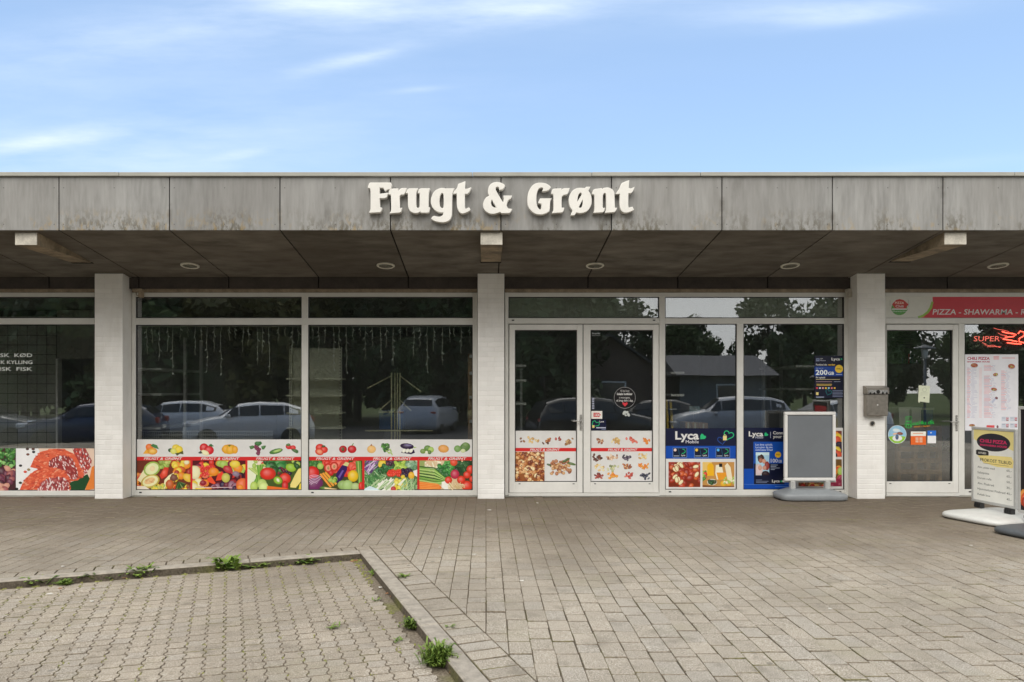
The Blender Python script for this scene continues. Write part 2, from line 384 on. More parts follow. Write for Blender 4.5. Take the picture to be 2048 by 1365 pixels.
# ------------------------------------------------------------------ flat print: vector pictures on posters and stickers
_tcache = {}
def glyphs(s, bold=0.0, shear=0.0, res=2):
    k = (s, bold, shear, res)
    if k not in _tcache:
        c = bpy.data.curves.new('lettering', 'FONT'); c.body = s; c.offset = bold; c.shear = shear; c.resolution_u = res; c.fill_mode = 'FRONT'; c.dimensions = '2D'
        o = bpy.data.objects.new('lettering', c); COL.objects.link(o)
        dg = bpy.context.evaluated_depsgraph_get(); me = bpy.data.meshes.new_from_object(o.evaluated_get(dg))
        vs = [(p.co.x, p.co.y) for p in me.vertices]; fs = [tuple(p.vertices) for p in me.polygons]
        bpy.data.objects.remove(o); bpy.data.curves.remove(c); bpy.data.meshes.remove(me)
        _tcache[k] = (vs, fs)
    return _tcache[k]
def clip_poly(pts, a, b, c):
    """keep the side a*x+b*y+c>=0"""
    out = []
    for i in range(len(pts)):
        p, q = pts[i], pts[(i + 1) % len(pts)]; dp = a * p[0] + b * p[1] + c; dq = a * q[0] + b * q[1] + c
        if dp >= 0: out.append(p)
        if (dp >= 0) != (dq >= 0):
            k = dp / (dp - dq); out.append((p[0] + (q[0] - p[0]) * k, p[1] + (q[1] - p[1]) * k))
    return out
CAP = [.73]
class Print:
    def __init__(s, fmap, step=.00012):
        s.fm = fmap; s.items = []; s.clip = None; s.step = step
    def _add(s, vs, fs, cols):
        if not vs: return
        xs = [p[0] for p in vs]; ys = [p[1] for p in vs]; bb = (min(xs), min(ys), max(xs), max(ys)); ly = 0
        for it in s.items:
            b = it[3]
            if b[0] < bb[2] and b[2] > bb[0] and b[1] < bb[3] and b[3] > bb[1]: ly = max(ly, it[4] + 1)
        s.items.append((vs, fs, cols, bb, ly))
    def _clip(s, pts):
        if s.clip:
            x0, y0, x1, y1 = s.clip
            for a, b, c in ((1, 0, -x0), (-1, 0, x1), (0, 1, -y0), (0, -1, y1)):
                pts = clip_poly(pts, a, b, c)
                if len(pts) < 3: return []
        return pts
    def poly(s, pts, col):
        pts = s._clip(pts)
        if len(pts) >= 3: s._add(pts, [tuple(range(len(pts)))], [col] * len(pts))
    def rect(s, x0, y0, x1, y1, col): s.poly([(x0, y0), (x1, y0), (x1, y1), (x0, y1)], col)
    def line(s, x0, y0, x1, y1, wd, col, col2=None):
        l = math.hypot(x1 - x0, y1 - y0) or 1; nx, ny = -(y1 - y0) / l * wd / 2, (x1 - x0) / l * wd / 2
        s.poly([(x0 + nx, y0 + ny), (x1 + nx, y1 + ny), (x1 - nx, y1 - ny), (x0 - nx, y0 - ny)], col)
    def blob(s, x, y, rx, ry, rot=0.0, col=(1, 0, 0, 1), hi=.5, n=12, jag=0.0):
        ca, sa = math.cos(rot), math.sin(rot); pts = []
        for k in range(n):
            a = 2 * math.pi * k / n; j = 1 + (rnd.uniform(-jag, jag) if jag else 0)
            ex, ey = rx * j * math.cos(a), ry * j * math.sin(a); pts.append((x + ex * ca - ey * sa, y + ex * sa + ey * ca))
        pts = s._clip(pts)
        if len(pts) < 3: return
        cx, cy = x - rx * .22, y - ry * .28
        if s.clip: cx = min(max(cx, min(p[0] for p in pts)), max(p[0] for p in pts)); cy = min(max(cy, min(p[1] for p in pts)), max(p[1] for p in pts))
        rim = tuple(c * (1 - .45 * hi) for c in col[:3]) + (1,); mid = tuple(min(.9, c + (.82 - c) * hi * .35 + c * hi * .15) for c in col[:3]) + (1,)
        m = len(pts); ring = [(cx + (p[0] - cx) * .62, cy + (p[1] - cy) * .62) for p in pts]
        vs = [(cx, cy)] + ring + pts; fs = []
        for k in range(m):
            l = (k + 1) % m; fs.append((0, 1 + k, 1 + l)); fs.append((1 + k, 1 + m + k, 1 + m + l, 1 + l))
        s._add(vs, fs, [mid] + [col] * m + [rim] * m)
    def arc(s, x, y, r, a0, a1, wd, col, n=10, ry=None):
        ry = ry or r; pts = [(x + r * math.cos(a0 + (a1 - a0) * k / n), y + ry * math.sin(a0 + (a1 - a0) * k / n)) for k in range(n + 1)]
        s.path(pts, wd, col)
    def path(s, pts, wd, col):
        vs = []; fs = []
        for i, p in enumerate(pts):
            q0, q1 = pts[max(0, i - 1)], pts[min(len(pts) - 1, i + 1)]; l = math.hypot(q1[0] - q0[0], q1[1] - q0[1]) or 1
            nx, ny = -(q1[1] - q0[1]) / l * wd / 2, (q1[0] - q0[0]) / l * wd / 2; vs += [(p[0] + nx, p[1] + ny), (p[0] - nx, p[1] - ny)]
        for i in range(len(pts) - 1): fs.append((2 * i, 2 * i + 2, 2 * i + 3, 2 * i + 1))
        s._add(vs, fs, [col] * len(vs))
    def text(s, st, x, y, h, col, wd=None, bold=0.0, shear=0.0, align='L', slope=0.0):
        """baseline at x,y; cap height h; optional total width"""
        vs, fs = glyphs(st, bold, shear)
        if not vs: return
        x0 = min(p[0] for p in vs); x1 = max(p[0] for p in vs); ky = h / CAP[0]; kx = ky if wd is None else wd / (x1 - x0)
        W = (x1 - x0) * kx; ox = x - (W / 2 if align == 'C' else W if align == 'R' else 0)
        s._add([(ox + (p[0] - x0) * kx, y - p[1] * ky + slope * (p[0] - x0) * kx) for p in vs], fs, [col] * len(vs))
    def pile(s, rc, cols, r0, r1, n, el=1.4, hi=.5, jag=.0, sort=True):
        x0, y0, x1, y1 = rc; its = [(rnd.uniform(x0, x1), rnd.uniform(y0, y1)) for _ in range(n)]
        if sort: its.sort(key=lambda p: p[1])
        for x, y in its:
            r = rnd.uniform(r0, r1); e = rnd.uniform(1, el); s.blob(x, y, r * e, r, rnd.uniform(0, 3.14), rnd.choice(cols), hi, 9, jag)
    def strands(s, rc, cols, n, ln, wd, ang, spread=.4):
        x0, y0, x1, y1 = rc
        for _ in range(n):
            x, y = rnd.uniform(x0, x1), rnd.uniform(y0, y1); a = ang + rnd.uniform(-spread, spread); l = ln * rnd.uniform(.6, 1.3)
            s.line(x - l * math.cos(a) / 2, y - l * math.sin(a) / 2, x + l * math.cos(a) / 2, y + l * math.sin(a) / 2, wd * rnd.uniform(.7, 1.4), rnd.choice(cols))
    def build(s, name, parent=None, local=False, back=.0015):
        V = []; Fc = []; Cc = []
        for vs, fs, cols, bb, ly in s.items:
            o = len(V); V += [s.fm(p[0], p[1], ly * s.step) for p in vs]; Fc += [tuple(i + o for i in f) for f in fs]; Cc += cols
        m = bpy.data.meshes.new(name); m.from_pydata(V, [], Fc)
        a = m.color_attributes.new('Col', 'FLOAT_COLOR', 'POINT'); a.data.foreach_set('color', [q for c in Cc for q in c])
        m.update(); return link(name, m, M_PRINT, parent, local)
CAP[0] = max(q[1] for q in glyphs('H')[0])
PY = .022                                     # plane the posters are stuck on (outer face of the glass)
def wallmap(px, py, off): return (wx(px, PY), PY - off, wz(py, PY))
K = 1.12
def c_(r, g, b): return rgb(r, g, b, K)
WHT = (.76, .755, .735, 1); RED = c_(205, 44, 44); NAVY = c_(13, 20, 52); BLU = c_(10, 72, 168); GRNT = c_(45, 185, 120)
ORG, YEL, GRN, DGR, LGR, TOM, PUR, CRE, BRN, PNK, DPU = c_(236, 140, 40), c_(240, 205, 70), c_(80, 140, 50), c_(40, 85, 40), c_(165, 195, 90), c_(215, 55, 40), c_(90, 40, 80), c_(240, 225, 180), c_(140, 80, 40), c_(225, 120, 90), c_(45, 25, 60)
BLK = c_(22, 20, 22)

# ------------------------------------------------------------------ SETTING: ground
gd = MB(); gd.box(-400, 400, -400, 400, -.62, -.5); tag(put('ground', gd, M_GRASS), kind='structure')
CO = Vector((wx(722, 0) * 0 + (722 - CX) * H / (1106 - HY), F * H / (1106 - HY) - D)); A20 = R(20)
va = Vector((-math.cos(A20), -math.sin(A20))); vb = Vector((math.sin(A20), -math.cos(A20)))
def rec(s, t): p = CO + va * s + vb * t; return (p.x, p.y)
XL, XR, YB = -14.0, 14.0, -11.0
tB = (YB - CO.y) / vb.y; sA = (XL - CO.x) / va.x
pv = bpy.data.meshes.new('pavement'); PZ = -.010
pl = [(XL, .05), (XR, .05), (XR, YB), rec(0, tB), (CO.x, CO.y), rec(sA, 0)]
mbp = MB(); mbp.prism(pl, -.5, PZ); pavement = tag(put('pavement', mbp, M_JOINT), kind='structure')
DROP = -.058
mbb = MB(); mbb.prism([(CO.x, CO.y), rec(0, tB), (XL, YB), rec(sA, 0)], -.49, DROP - .009); bay = tag(put('parking_bay', mbb, M_SAND), kind='structure')
lot = MB(); lot.add([(-60, YB, -.06), (60, YB, -.06), (60, -14.5, -.34), (-60, -14.5, -.34), (60, -27, -.36), (-60, -27, -.36)], [(0, 3, 2, 1), (3, 5, 4, 2)])
lot.add([(-60, YB, -.45), (60, YB, -.45), (60, YB, -.06), (-60, YB, -.06)], [(0, 1, 2, 3)]); tag(put('car_park', lot, M_ASPH), kind='structure')

def proj(x, y, z=0.0): d = y + D; return (CX + F * x / d, HY + F * (H - z) / d, d) if d > .5 else (0, 9e9, d)
def seen(x, y, z=0.0): px, py, d = proj(x, y, z); return -25 < px < 2073 and py < 1385 and d > .5
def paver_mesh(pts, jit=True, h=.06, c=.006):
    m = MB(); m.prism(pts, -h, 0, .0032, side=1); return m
def lay(cells, ground, name, mI, mJ, limit=300):
    """cells: (outline local to centre, centre, key). The largest in view become objects, the rest one mesh"""
    vis = []; far = []
    for cl_ in cells:
        (x, y), z = cl_[1], cl_[3]
        if seen(x, y, z): vis.append((cl_[4] / max(.5, (y + D)) ** 3, cl_))
        else: far.append(cl_)
    vis.sort(key=lambda q: -q[0]); near = [q[1] for q in vis[:limit]]; far += [q[1] for q in vis[limit:]]
    cache = {}
    for pts, (x, y), key, z, ar, rz in near:
        if key is None or key not in cache:
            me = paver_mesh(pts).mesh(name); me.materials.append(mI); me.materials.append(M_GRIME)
            if key is not None: cache[key] = me
        else: me = cache[key]
        o = link(name, me, mI, ground); o.location = (x, y, z + rnd.uniform(-.0022, .0022)); o.rotation_euler = (rnd.uniform(-.012, .012), rnd.uniform(-.012, .012), rz + rnd.uniform(-.006, .006))
    big = MB()
    for pts, (x, y), key, z, ar, rz in far:
        Mx = Matrix.Translation((x, y, z + rnd.uniform(-.0015, .0015))) @ Matrix.Rotation(rz + rnd.uniform(-.006, .006), 4, 'Z') @ Matrix.Rotation(rnd.uniform(-.007, .007), 4, 'X')
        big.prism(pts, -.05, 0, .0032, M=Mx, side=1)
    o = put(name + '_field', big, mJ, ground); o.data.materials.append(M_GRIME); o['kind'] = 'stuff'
KW, SW, RW, G = .13, .225, .14, .0022      # kerb width, soldier course, edge row, joint
cells = []
PW = .1365
la, lb = (vb.x, vb.y), (va.x, va.y)
def st_of(x, y): r_ = Vector((x, y)) - CO; return r_.dot(va), r_.dot(vb)
def tumble(q):
    out = []
    for i in range(4):
        p0, p1, p2 = q[i - 1], q[i], q[(i + 1) % 4]; l0 = math.hypot(p0[0] - p1[0], p0[1] - p1[1]); l2 = math.hypot(p2[0] - p1[0], p2[1] - p1[1]); k0, k2 = rnd.uniform(.003, .012) / l0, rnd.uniform(.003, .012) / l2
        out.append((p1[0] + (p0[0] - p1[0]) * k0, p1[1] + (p0[1] - p1[1]) * k0)); out.append((p1[0] + (p2[0] - p1[0]) * k2, p1[1] + (p2[1] - p1[1]) * k2))
        k = rnd.uniform(.35, .65); out.append((p1[0] + (p2[0] - p1[0]) * k + rnd.uniform(-.0013, .0013), p1[1] + (p2[1] - p1[1]) * k + rnd.uniform(-.0013, .0013)))
    return out
col = int(XL / PW) - 1
while col * PW < XR:
    x0, x1 = col * PW + G / 2, (col + 1) * PW - G / 2; y = -.02 - rnd.uniform(0, .15); prev = 0
    while y > YB:
        ln = rnd.choice((.137, .19, .19, .205, .205, .24)); y1 = y - ln
        rc = [(x0 + rnd.uniform(-.001, .001), y1 + .0028), (x1, y1 + .0028), (x1, y - .0028), (x0, y - .0028)]
        tt = [st_of(*p) for p in rc]
        tl, sl_ = -(KW + RW + .004), -(KW + SW + .004)
        inA = [t <= tl for s, t in tt]; inB = [s <= sl_ for s, t in tt]
        def emit(p, key):
            if len(p) < 3: return
            ar = abs(sum(p[i][0] * p[(i + 1) % len(p)][1] - p[(i + 1) % len(p)][0] * p[i][1] for i in range(len(p)))) / 2
            if ar < .0012: return
            cx = sum(q[0] for q in p) / len(p); cy = sum(q[1] for q in p) / len(p)
            cells.append(([(q[0] - cx, q[1] - cy) for q in p], (cx, cy), key, 0.0, ar, 0.0))
        if all(inA) or all(inB): emit(tumble(rc), ('p', round(ln, 3), rnd.randint(0, 5)))
        elif any(inA) or any(inB):
            cA = -(CO.x * vb.x + CO.y * vb.y); cB = -(CO.x * va.x + CO.y * va.y)
            pA = clip_poly(rc, -vb.x, -vb.y, tl - cA); emit(pA, None)
            rest = clip_poly(rc, vb.x, vb.y, cA - tl - .004) if any(inA) else rc
            if len(rest) >= 3: emit(clip_poly(rest, -va.x, -va.y, sl_ - cB), None)
        y = y1
    col += 1
# soldier course along the long kerb, single row along the short one
t = -(KW + RW)
while t < tB + .2:
    tw = .138 * rnd.uniform(.96, 1.04); c0 = rec(-(KW + SW / 2), t + tw / 2)
    if c0[1] > YB: cells.append(([(-SW / 2 + G / 2, -tw / 2 + .005), (SW / 2 - G / 2, -tw / 2 + .005), (SW / 2 - G / 2, tw / 2 - .005), (-SW / 2 + G / 2, tw / 2 - .005)], c0, None, 0.0, SW * tw, A20))
    t += tw
s = -KW
while s < sA:
    tw = .142 * rnd.uniform(.96, 1.04); c0 = rec(s + tw / 2, -(KW + RW / 2))
    if c0[0] > XL: cells.append(([(-tw / 2 + .005, -RW / 2 + .005), (tw / 2 - .005, -RW / 2 + .005), (tw / 2 - .005, RW / 2 - .005), (-tw / 2 + .005, RW / 2 - .005)], c0, None, 0.0, RW * tw, A20))
    s += tw
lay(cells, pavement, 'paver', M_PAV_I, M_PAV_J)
# wavy interlocking stones of the parking bay
BW, BL = .112, .104; wave = [(0, -.008), (.3, -.009), (.5, .006), (.8, .009), (1, -.008)]
def bayshape():
    g = .0035; out = []
    def ex(v): return v
    for q in range(5): uq = q / 4; out.append((-BW / 2 + BW * uq, -BL / 2 + .005 * math.sin(2 * math.pi * uq) + g / 2, 0))
    pts = []
    for (k, off) in wave: pts.append((BW / 2 + off - g / 2, -BL / 2 + BL * k))
    right = [(x, y + (g / 2 if i == 0 else -g / 2 if i == 4 else 0)) for i, (x, y) in enumerate(pts)]
    left = [(x - BW + g, y) for x, y in right]
    bot = [(left[0][0] + (right[0][0] - left[0][0]) * q, -BL / 2 + g / 2 + .005 * math.sin(2 * math.pi * q)) for q in (.25, .5, .75)]
    top = [(left[4][0] + (right[4][0] - left[4][0]) * q, BL / 2 - g / 2 + .005 * math.sin(2 * math.pi * q)) for q in (.75, .5, .25)]
    return [left[0]] + bot + right + top + left[4:0:-1]
bs_ = bayshape(); cells = []
i = 0
while .085 + BW * i < sA:
    off = (i % 2) * 0
    k = 0
    while True:
        s_, t_ = .085 + BW * (i + .5), .05 + BL * (k + .5); c0 = rec(s_, t_)
        if c0[1] < YB or k > 75: break
        if c0[0] > XL: cells.append((bs_, c0, 'b', DROP, BW * BL, A20))
        k += 1
    i += 1
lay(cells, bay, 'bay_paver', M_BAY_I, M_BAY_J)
kerb = MB(); kerb.box(-KW + .004, -.004, -.1, tB, -.4, -.03); 
kerbo = tag(empty('kerb', (CO.x, CO.y, 0), 0), kind='structure')
def kerbstone(s0, s1, t0, t1):
    m = MB(); pts = [rec(s0, t0), rec(s1, t0), rec(s1, t1), rec(s0, t1)]; m.prism(pts, -.3, .002 + rnd.uniform(-.002, .003), .009); put('kerb_stone', m, M_KERB, kerbo)
t = -KW
for ln in (.66, 1.10, .58, .55, .55, .55, .55, .55, .55, .55, .55, .55, .55, .5):
    if t + ln > tB: break
    kerbstone(-KW + .003, -.002, t + .003, t + ln - .003); t += ln
s = .001
while s < sA - 1: kerbstone(s + .003, s + .997, -KW + .003, -.002); s += 1.0

# ------------------------------------------------------------------ the row of shops
B = thing('shop_building', 'low flat-roofed row of shops with grey panel fascia and white brick pillars', 'building', (0, 0, 0))
YF, YS = -1.973, -.06
def sofz(y): return 3.426 + (3.179 - 3.426) * (y - YF) / (YS - YF)
ZT, ZF = wz(354, YF), wz(461, YF)
PN = 1.3; PX = [.176 + PN * k for k in range(-10, 11)]
for k in range(len(PX) - 1):
    a, b = PX[k] + .006, PX[k + 1] - .006
    m = MB(); m.box(a, b, YF, YF + .014, ZF, ZT, .002)
    fp = put('fascia_panel', m, M_FASCIA, B)
    for sx in (a + .05, (a + b) / 2, b - .05):
        for sz in (ZF + .07, ZT - .13):
            q = MB(); q.lathe([(.006, 0), (.005, .0015), (.002, .002)], 6, Matrix.Translation((sx, YF, sz)) @ Matrix.Rotation(R(90), 4, 'X')); put('screw', q, M_ROOF, fp)
    m = MB(); g = .007; a, b = a + .003, b - .003
    m.add([(a, YF + .02, sofz(YF + .02)), (b, YF + .02, sofz(YF + .02)), (b, YS, sofz(YS)), (a, YS, sofz(YS)), (a, YF + .02, sofz(YF) + .012), (b, YF + .02, sofz(YF) + .012), (b, YS, sofz(YS) + .012), (a, YS, sofz(YS) + .012)],
          [(0, 3, 2, 1), (4, 5, 6, 7), (0, 1, 5, 4), (1, 2, 6, 5), (2, 3, 7, 6), (3, 0, 4, 7)])
    put('soffit_panel', m, M_SOFFIT, B)
    m = MB(); m.box(a, b, YS - .004, YS + .02, wz(578, YS), sofz(YS) - .004); put('frieze_board', m, M_FRIEZE, B)
m = MB(); m.add([(XL, YF + .03, sofz(YF) + .03), (XR, YF + .03, sofz(YF) + .03), (XR, YS + .03, sofz(YS) + .03), (XL, YS + .03, sofz(YS) + .03), (XL, YF + .03, 4.03), (XR, YF + .03, 4.03), (XR, YS + .03, 4.03), (XL, YS + .03, 4.03)],
      [(0, 3, 2, 1), (4, 5, 6, 7), (0, 1, 5, 4), (1, 2, 6, 5), (2, 3, 7, 6), (3, 0, 4, 7)]); put('canopy_core', m, M_DARK, B)
ex = [-14, -9.5, wx(240, YF), wx(945, YF), wx(1183, YF), wx(1400, YF), 6.2, 10, 14]
for k in range(len(ex) - 1):
    zz = rnd.uniform(-.003, .003)
    m = MB(); m.box(ex[k] + .002, ex[k + 1] - .002, YF - .03, YF + .14, ZT + zz, wz(346, YF) + zz, .004); put('roof_edge_trim', m, M_TRIM, B)
m = MB(); m.box(XL, XR, YF + .15, 9, 4.035, 4.06); put('roof', m, M_ROOF, B)
# beam ends under the canopy
for (x0, x1, zb) in ((wx(31, -1.9), wx(75, -1.9), wz(491, -1.9)), (wx(961, -1.9), wx(1005, -1.9), wz(490.5, -1.9)), (wx(1888, -1.9), wx(1932, -1.9), wz(490, -1.9))):
    y1 = YF + (3.426 - zb) / (3.426 - 3.179) * (YS - YF)
    m = MB(); m.add([(x0, -1.9, zb), (x1, -1.9, zb), (x1, -1.9, sofz(-1.9) + .02), (x0, -1.9, sofz(-1.9) + .02), (x0, y1, zb), (x1, y1, zb), (x1, y1, zb + .02), (x0, y1, zb + .02)],
                    [(0, 1, 2, 3), (0, 4, 5, 1), (1, 5, 6, 2), (0, 3, 7, 4), (4, 7, 6, 5), (3, 2, 6, 7)]); be = put('beam_end', m, M_BEAM, B); put('end_plate', MB().box(x0 + .001, x1 - .001, -1.912, -1.9005, zb + .001, sofz(-1.9) - .002, .003), M_WOODW, be)
    q = MB(); q.box(x0 - .008, x1 + .008, y1 - .04, y1 + .012, zb - .006, zb + .004); put('beam_slot', q, M_DARK, B)
# round lights in the soffit
for px in (380, 771.5, 1190, 1580, 1996):
    y = -.63; x = wx(px, y); z = sofz(y)
    Mx = Matrix.Translation((x, y, z)) @ Matrix.Rotation(math.atan((3.179 - 3.426) / (YS - YF)), 4, 'X')
    m = MB(); pr = [(.124, 0), (.124, -.012), (.112, -.02), (.098, -.016), (.096, -.004)]; m.lathe(pr, 28, Mx)
    rg = put('soffit_light', m, simple('light_ring', (.72, .70, .60), .5) if px == 380 else bpy.data.materials['light_ring'], B)
    q = MB(); q.lathe([(.095, -.014), (.05, -.012), (.01, -.012)], 24, Mx); put('lens', q, simple('light_lens', (.34, .33, .27), .25) if px == 380 else bpy.data.materials['light_lens'], rg)

# brick pillars
PFR = -.25; d_p = PFR + D; brick_cache = {}
for (a, b) in ((189, 245.5), (955, 1009), (1714, 1770.5)):
    x0, x1 = wx(a, PFR), wx(b, PFR); zt = sofz(PFR) - .003
    m = MB(); m.box(x0 + .0025, x1 - .0025, PFR + .0025, -.002, 0, zt); pil = put('brick_pillar', m, M_BRICK, B)
    W = x1 - x0; hd = W * .37; nco = 46; ch = zt / nco
    for k in range(nco):
        cuts = (hd, W - hd) if k % 2 else (W - hd, hd); x = x0
        for wdt in cuts:
            key = round(wdt, 3)
            if key not in brick_cache:
                q = MB(); q.box(.004, wdt - .004, 0, -PFR - .003, .0045, ch - .0045, .002); brick_cache[key] = q.mesh('brick')
            o = link('brick', brick_cache[key], M_BRICK, pil); o.location = (x, PFR + rnd.uniform(-.0006, .0006), k * ch); x += wdt

# window frames, panes and doors
FY0, FY1 = 0.0, .075
def bars(mb, rects, y0=FY0, y1=FY1, c=.004):
    for (a, t_, b, l_) in rects: mb.box(wx(a), wx(b), y0, y1, wz(l_), wz(t_), c)
def pane(a, t_, b, l_, parent, y=.028):
    m = MB(); m.box(wx(a) - .006, wx(b) + .006, y, y + .006, wz(l_) - .006, wz(t_) + .006); return put('pane', m, M_GLASS, parent)
def gasket(a, t_, b, l_, parent, y=.016):
    m = MB(); g = .011
    for r_ in ((wx(a), wx(a) + g, wz(l_), wz(t_)), (wx(b) - g, wx(b), wz(l_), wz(t_)), (wx(a) + g, wx(b) - g, wz(t_) - g, wz(t_)), (wx(a) + g, wx(b) - g, wz(l_), wz(l_) + g)): m.box(r_[0], r_[1], y, y + .03, r_[2], r_[3])
    put('gasket', m, M_BLACK, parent)
TOP, TB, RB, BOT, GND = 585.5, 594, 636.5, 981, 991.5
def window(bar_list, panes, label=None):
    m = MB(); bars(m, bar_list); fr = put('window_frame', m, M_FRAME, B)
    if label: fr['label'] = label
    for p in panes: pane(*p, fr); gasket(*p, fr)
    return fr
# butcher window on the left
window([(-420, TOP, 189, TB), (-420, RB, 189, 649), (-420, 982, 189, GND), (-420, TB, -408, RB), (-420, 649, -408, 982), (-115, TB, -103, RB), (-115, 649, -103, 982)],
       [(-408, TB, -115, RB), (-408, 649, -115, 982), (-103, TB, 189, RB), (-103, 649, 189, 982)])
# greengrocer window
window([(263, TOP, 271, GND), (945.5, TOP, 955, GND), (271, TOP, 945.5, TB), (271, RB, 945.5, 650), (271, BOT, 945.5, GND), (603, TB, 616, RB), (603, 650, 616, BOT)],
       [(271, TB, 603, RB), (616, TB, 945.5, RB), (271, 650, 603, BOT), (616, 650, 945.5, BOT)])
# door bay and window beside it
window([(1010, TOP, 1017, GND), (1017, TOP, 1689, TB), (1318.5, TB, 1330.5, GND), (1689, TOP, 1698, GND), (1017, RB, 1318.5, 648), (1330.5, RB, 1689, 648), (1330.5, 980, 1689, GND), (1474, 648, 1487, 980)],
       [(1017, TB, 1318.5, RB), (1330.5, TB, 1689, RB), (1330.5, 648, 1474, 980), (1487, 648, 1689, 980)])
# pizza shop front
window([(1758, TOP, 1771.5, GND), (1771.5, TOP, 2600, TB), (1771.5, RB, 2600, 648), (1917.5, 648, 1929.5, GND), (1929.5, 979, 2600, GND), (2238, 648, 2250, 979)],
       [(1929.5, 648, 2238, 979), (2250, 648, 2600, 979)])
# packing strip above the frames, threshold strip below
for (a, b) in ((-420, 189), (263, 955), (1010, 1698), (1758, 2600)):
    m = MB(); m.box(wx(a), wx(b), .012, .07, wz(TOP) + .003, wz(577.5)); put('packing_strip', m, M_WOODR, B)
    m = MB(); m.box(wx(a), wx(b), -.012, .08, -.01, wz(GND) - .002, .003); put('sill_strip', m, M_TRIM, B)
# white jamb walls beside pillars (reveals)
for (a, b) in ((246, 262), (1699, 1713)):
    m = MB(); m.box(wx(a), wx(b) if b < 1000 else wx(b), -.0, .05, 0, wz(580)); put('jamb_wall', m, M_BRICK, B)
def door(a, t_, b, l_, ga, gt, gb, gl, parent=B):
    m = MB(); y0, y1 = -.008, .06
    for r_ in ((a, t_, ga, l_), (gb, t_, b, l_), (ga, t_, gb, gt), (ga, gl, gb, l_)): m.box(wx(r_[0]), wx(r_[2]), y0, y1, wz(r_[3]), wz(r_[1]), .004)
    o = put('door', m, M_DOOR, parent); pane(ga, gt, gb, gl, o); gasket(ga, gt, gb, gl, o, .012); return o
dl = door(1018.5, 649.5, 1165.2, 986, 1029.7, 660.5, 1154, 964.5); dr = door(1166.8, 649.5, 1317.3, 986, 1181, 660.5, 1306, 964.5)
dp = door(1772.5, 649.5, 1916.3, 986, 1772.9, 660.5, 1905.5, 963.5)
def handle(px, py, par, sgn=-1):
    x, z = wx(px), wz(py); m = MB(); m.box(x - .016, x + .016, -.018, -.0085, z - .14, z + .09, .004)
    o = put('door_handle', m, M_CHROME, par); q = MB(); q.tube([(x, -.018, z), (x, -.06, z), (x + sgn * .02, -.068, z), (x + sgn * .125, -.068, z - .004)], .0095, 8); q.box(x - .009, x + .009, -.022, -.0182, z - .11, z - .07, .002)
    for vtx in q.v: m
    put('lever', q, M_CHROME, par); return o
handle(1161.5, 842, dl); handle(1912, 843.5, dp)
for (x0_, x1_) in ((1017.2, 1318.3), (1771.7, 1917.3)): put('threshold', MB().box(wx(x0_), wx(x1_), -.02, .07, wz(992.4), wz(986.8), .003), M_FRAME, B)
m = MB()
for px, par in ((1166, dl),):
    m.box(wx(1165.2), wx(1166.8), .0, .05, wz(986), wz(649.5))
put('door_seal', m, M_BLACK, dl)
for px in (1039, 1147): 
    q = MB(); q.box(wx(px) - .014, wx(px) + .014, -.0115, -.0081, wz(968.6), wz(967.2)); put('drain_cap', q, M_BLACK, dl)
for px in (1190, 1299):
    q = MB(); q.box(wx(px) - .014, wx(px) + .014, -.0115, -.0081, wz(968.6), wz(967.2)); put('drain_cap', q, M_BLACK, dr)
for px in (1780, 1898):
    q = MB(); q.box(wx(px) - .014, wx(px) + .014, -.0115, -.0081, wz(968), wz(966.6)); put('drain_cap', q, M_BLACK, dp)
for px, py in ((281, 985.5), (593, 985.5), (625, 985.5), (938, 985.5), (1026, 641), (1308, 641), (1340, 984), (1680, 984), (1940, 984)):
    q = MB(); q.box(wx(px) - .018, wx(px) + .018, -.003, -.0002, wz(py + 1.2), wz(py - 1.2)); put('drain_cap', q, M_BLACK if px not in (593, 938) else M_WHITE, B)
# frosted backing panels behind the right-hand transoms, pizza transom filled by the sign
m = MB(); m.box(wx(1017) + .002, wx(1317), .045, .055, wz(636), wz(594.5)); m.box(wx(1332), wx(1688), .045, .055, wz(636), wz(594.5)); put('transom_backing', m, M_FROST, B)
m = MB(); m.box(wx(1772), wx(2600), .02, .06, wz(636), wz(594)); put('transom_panel', m, M_WHITE, B)
# awning bracket boxes at the window corners
for (px, sg) in ((280, 1), (1698, -1)):
    m = MB(); m.box(wx(px - 9), wx(px + 10), -.10, -.002, wz(586), wz(579.5), .006); m.box(wx(px + (4 if sg > 0 else -8)), wx(px + (10 if sg > 0 else -2)), -.12, -.02, wz(597), wz(586), .005)
    m.tube([(wx(px - 4), -.06, wz(586)), (wx(px - 3), -.06, wz(592)), (wx(px + 5), -.05, wz(594))], .006, 6); put('awning_bracket', m, M_WOODR if sg > 0 else M_WOODW, B)
# interiors
IZ = wz(583)
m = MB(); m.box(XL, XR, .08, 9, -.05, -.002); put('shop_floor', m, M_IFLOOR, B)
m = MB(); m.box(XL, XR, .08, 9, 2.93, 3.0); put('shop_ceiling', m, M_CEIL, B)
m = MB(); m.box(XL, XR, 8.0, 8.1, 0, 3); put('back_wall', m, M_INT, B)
for x in (wx(217, 0), wx(1742, 0), -13.9, 13.8):
    m = MB(); m.box(x - .08, x + .08, .06, 8, 0, 3); put('partition_wall', m, M_INT, B)
m = MB(); m.box(XL, XR, .03, .1, 2.985, 3.5); put('lintel', m, M_DARK, B)
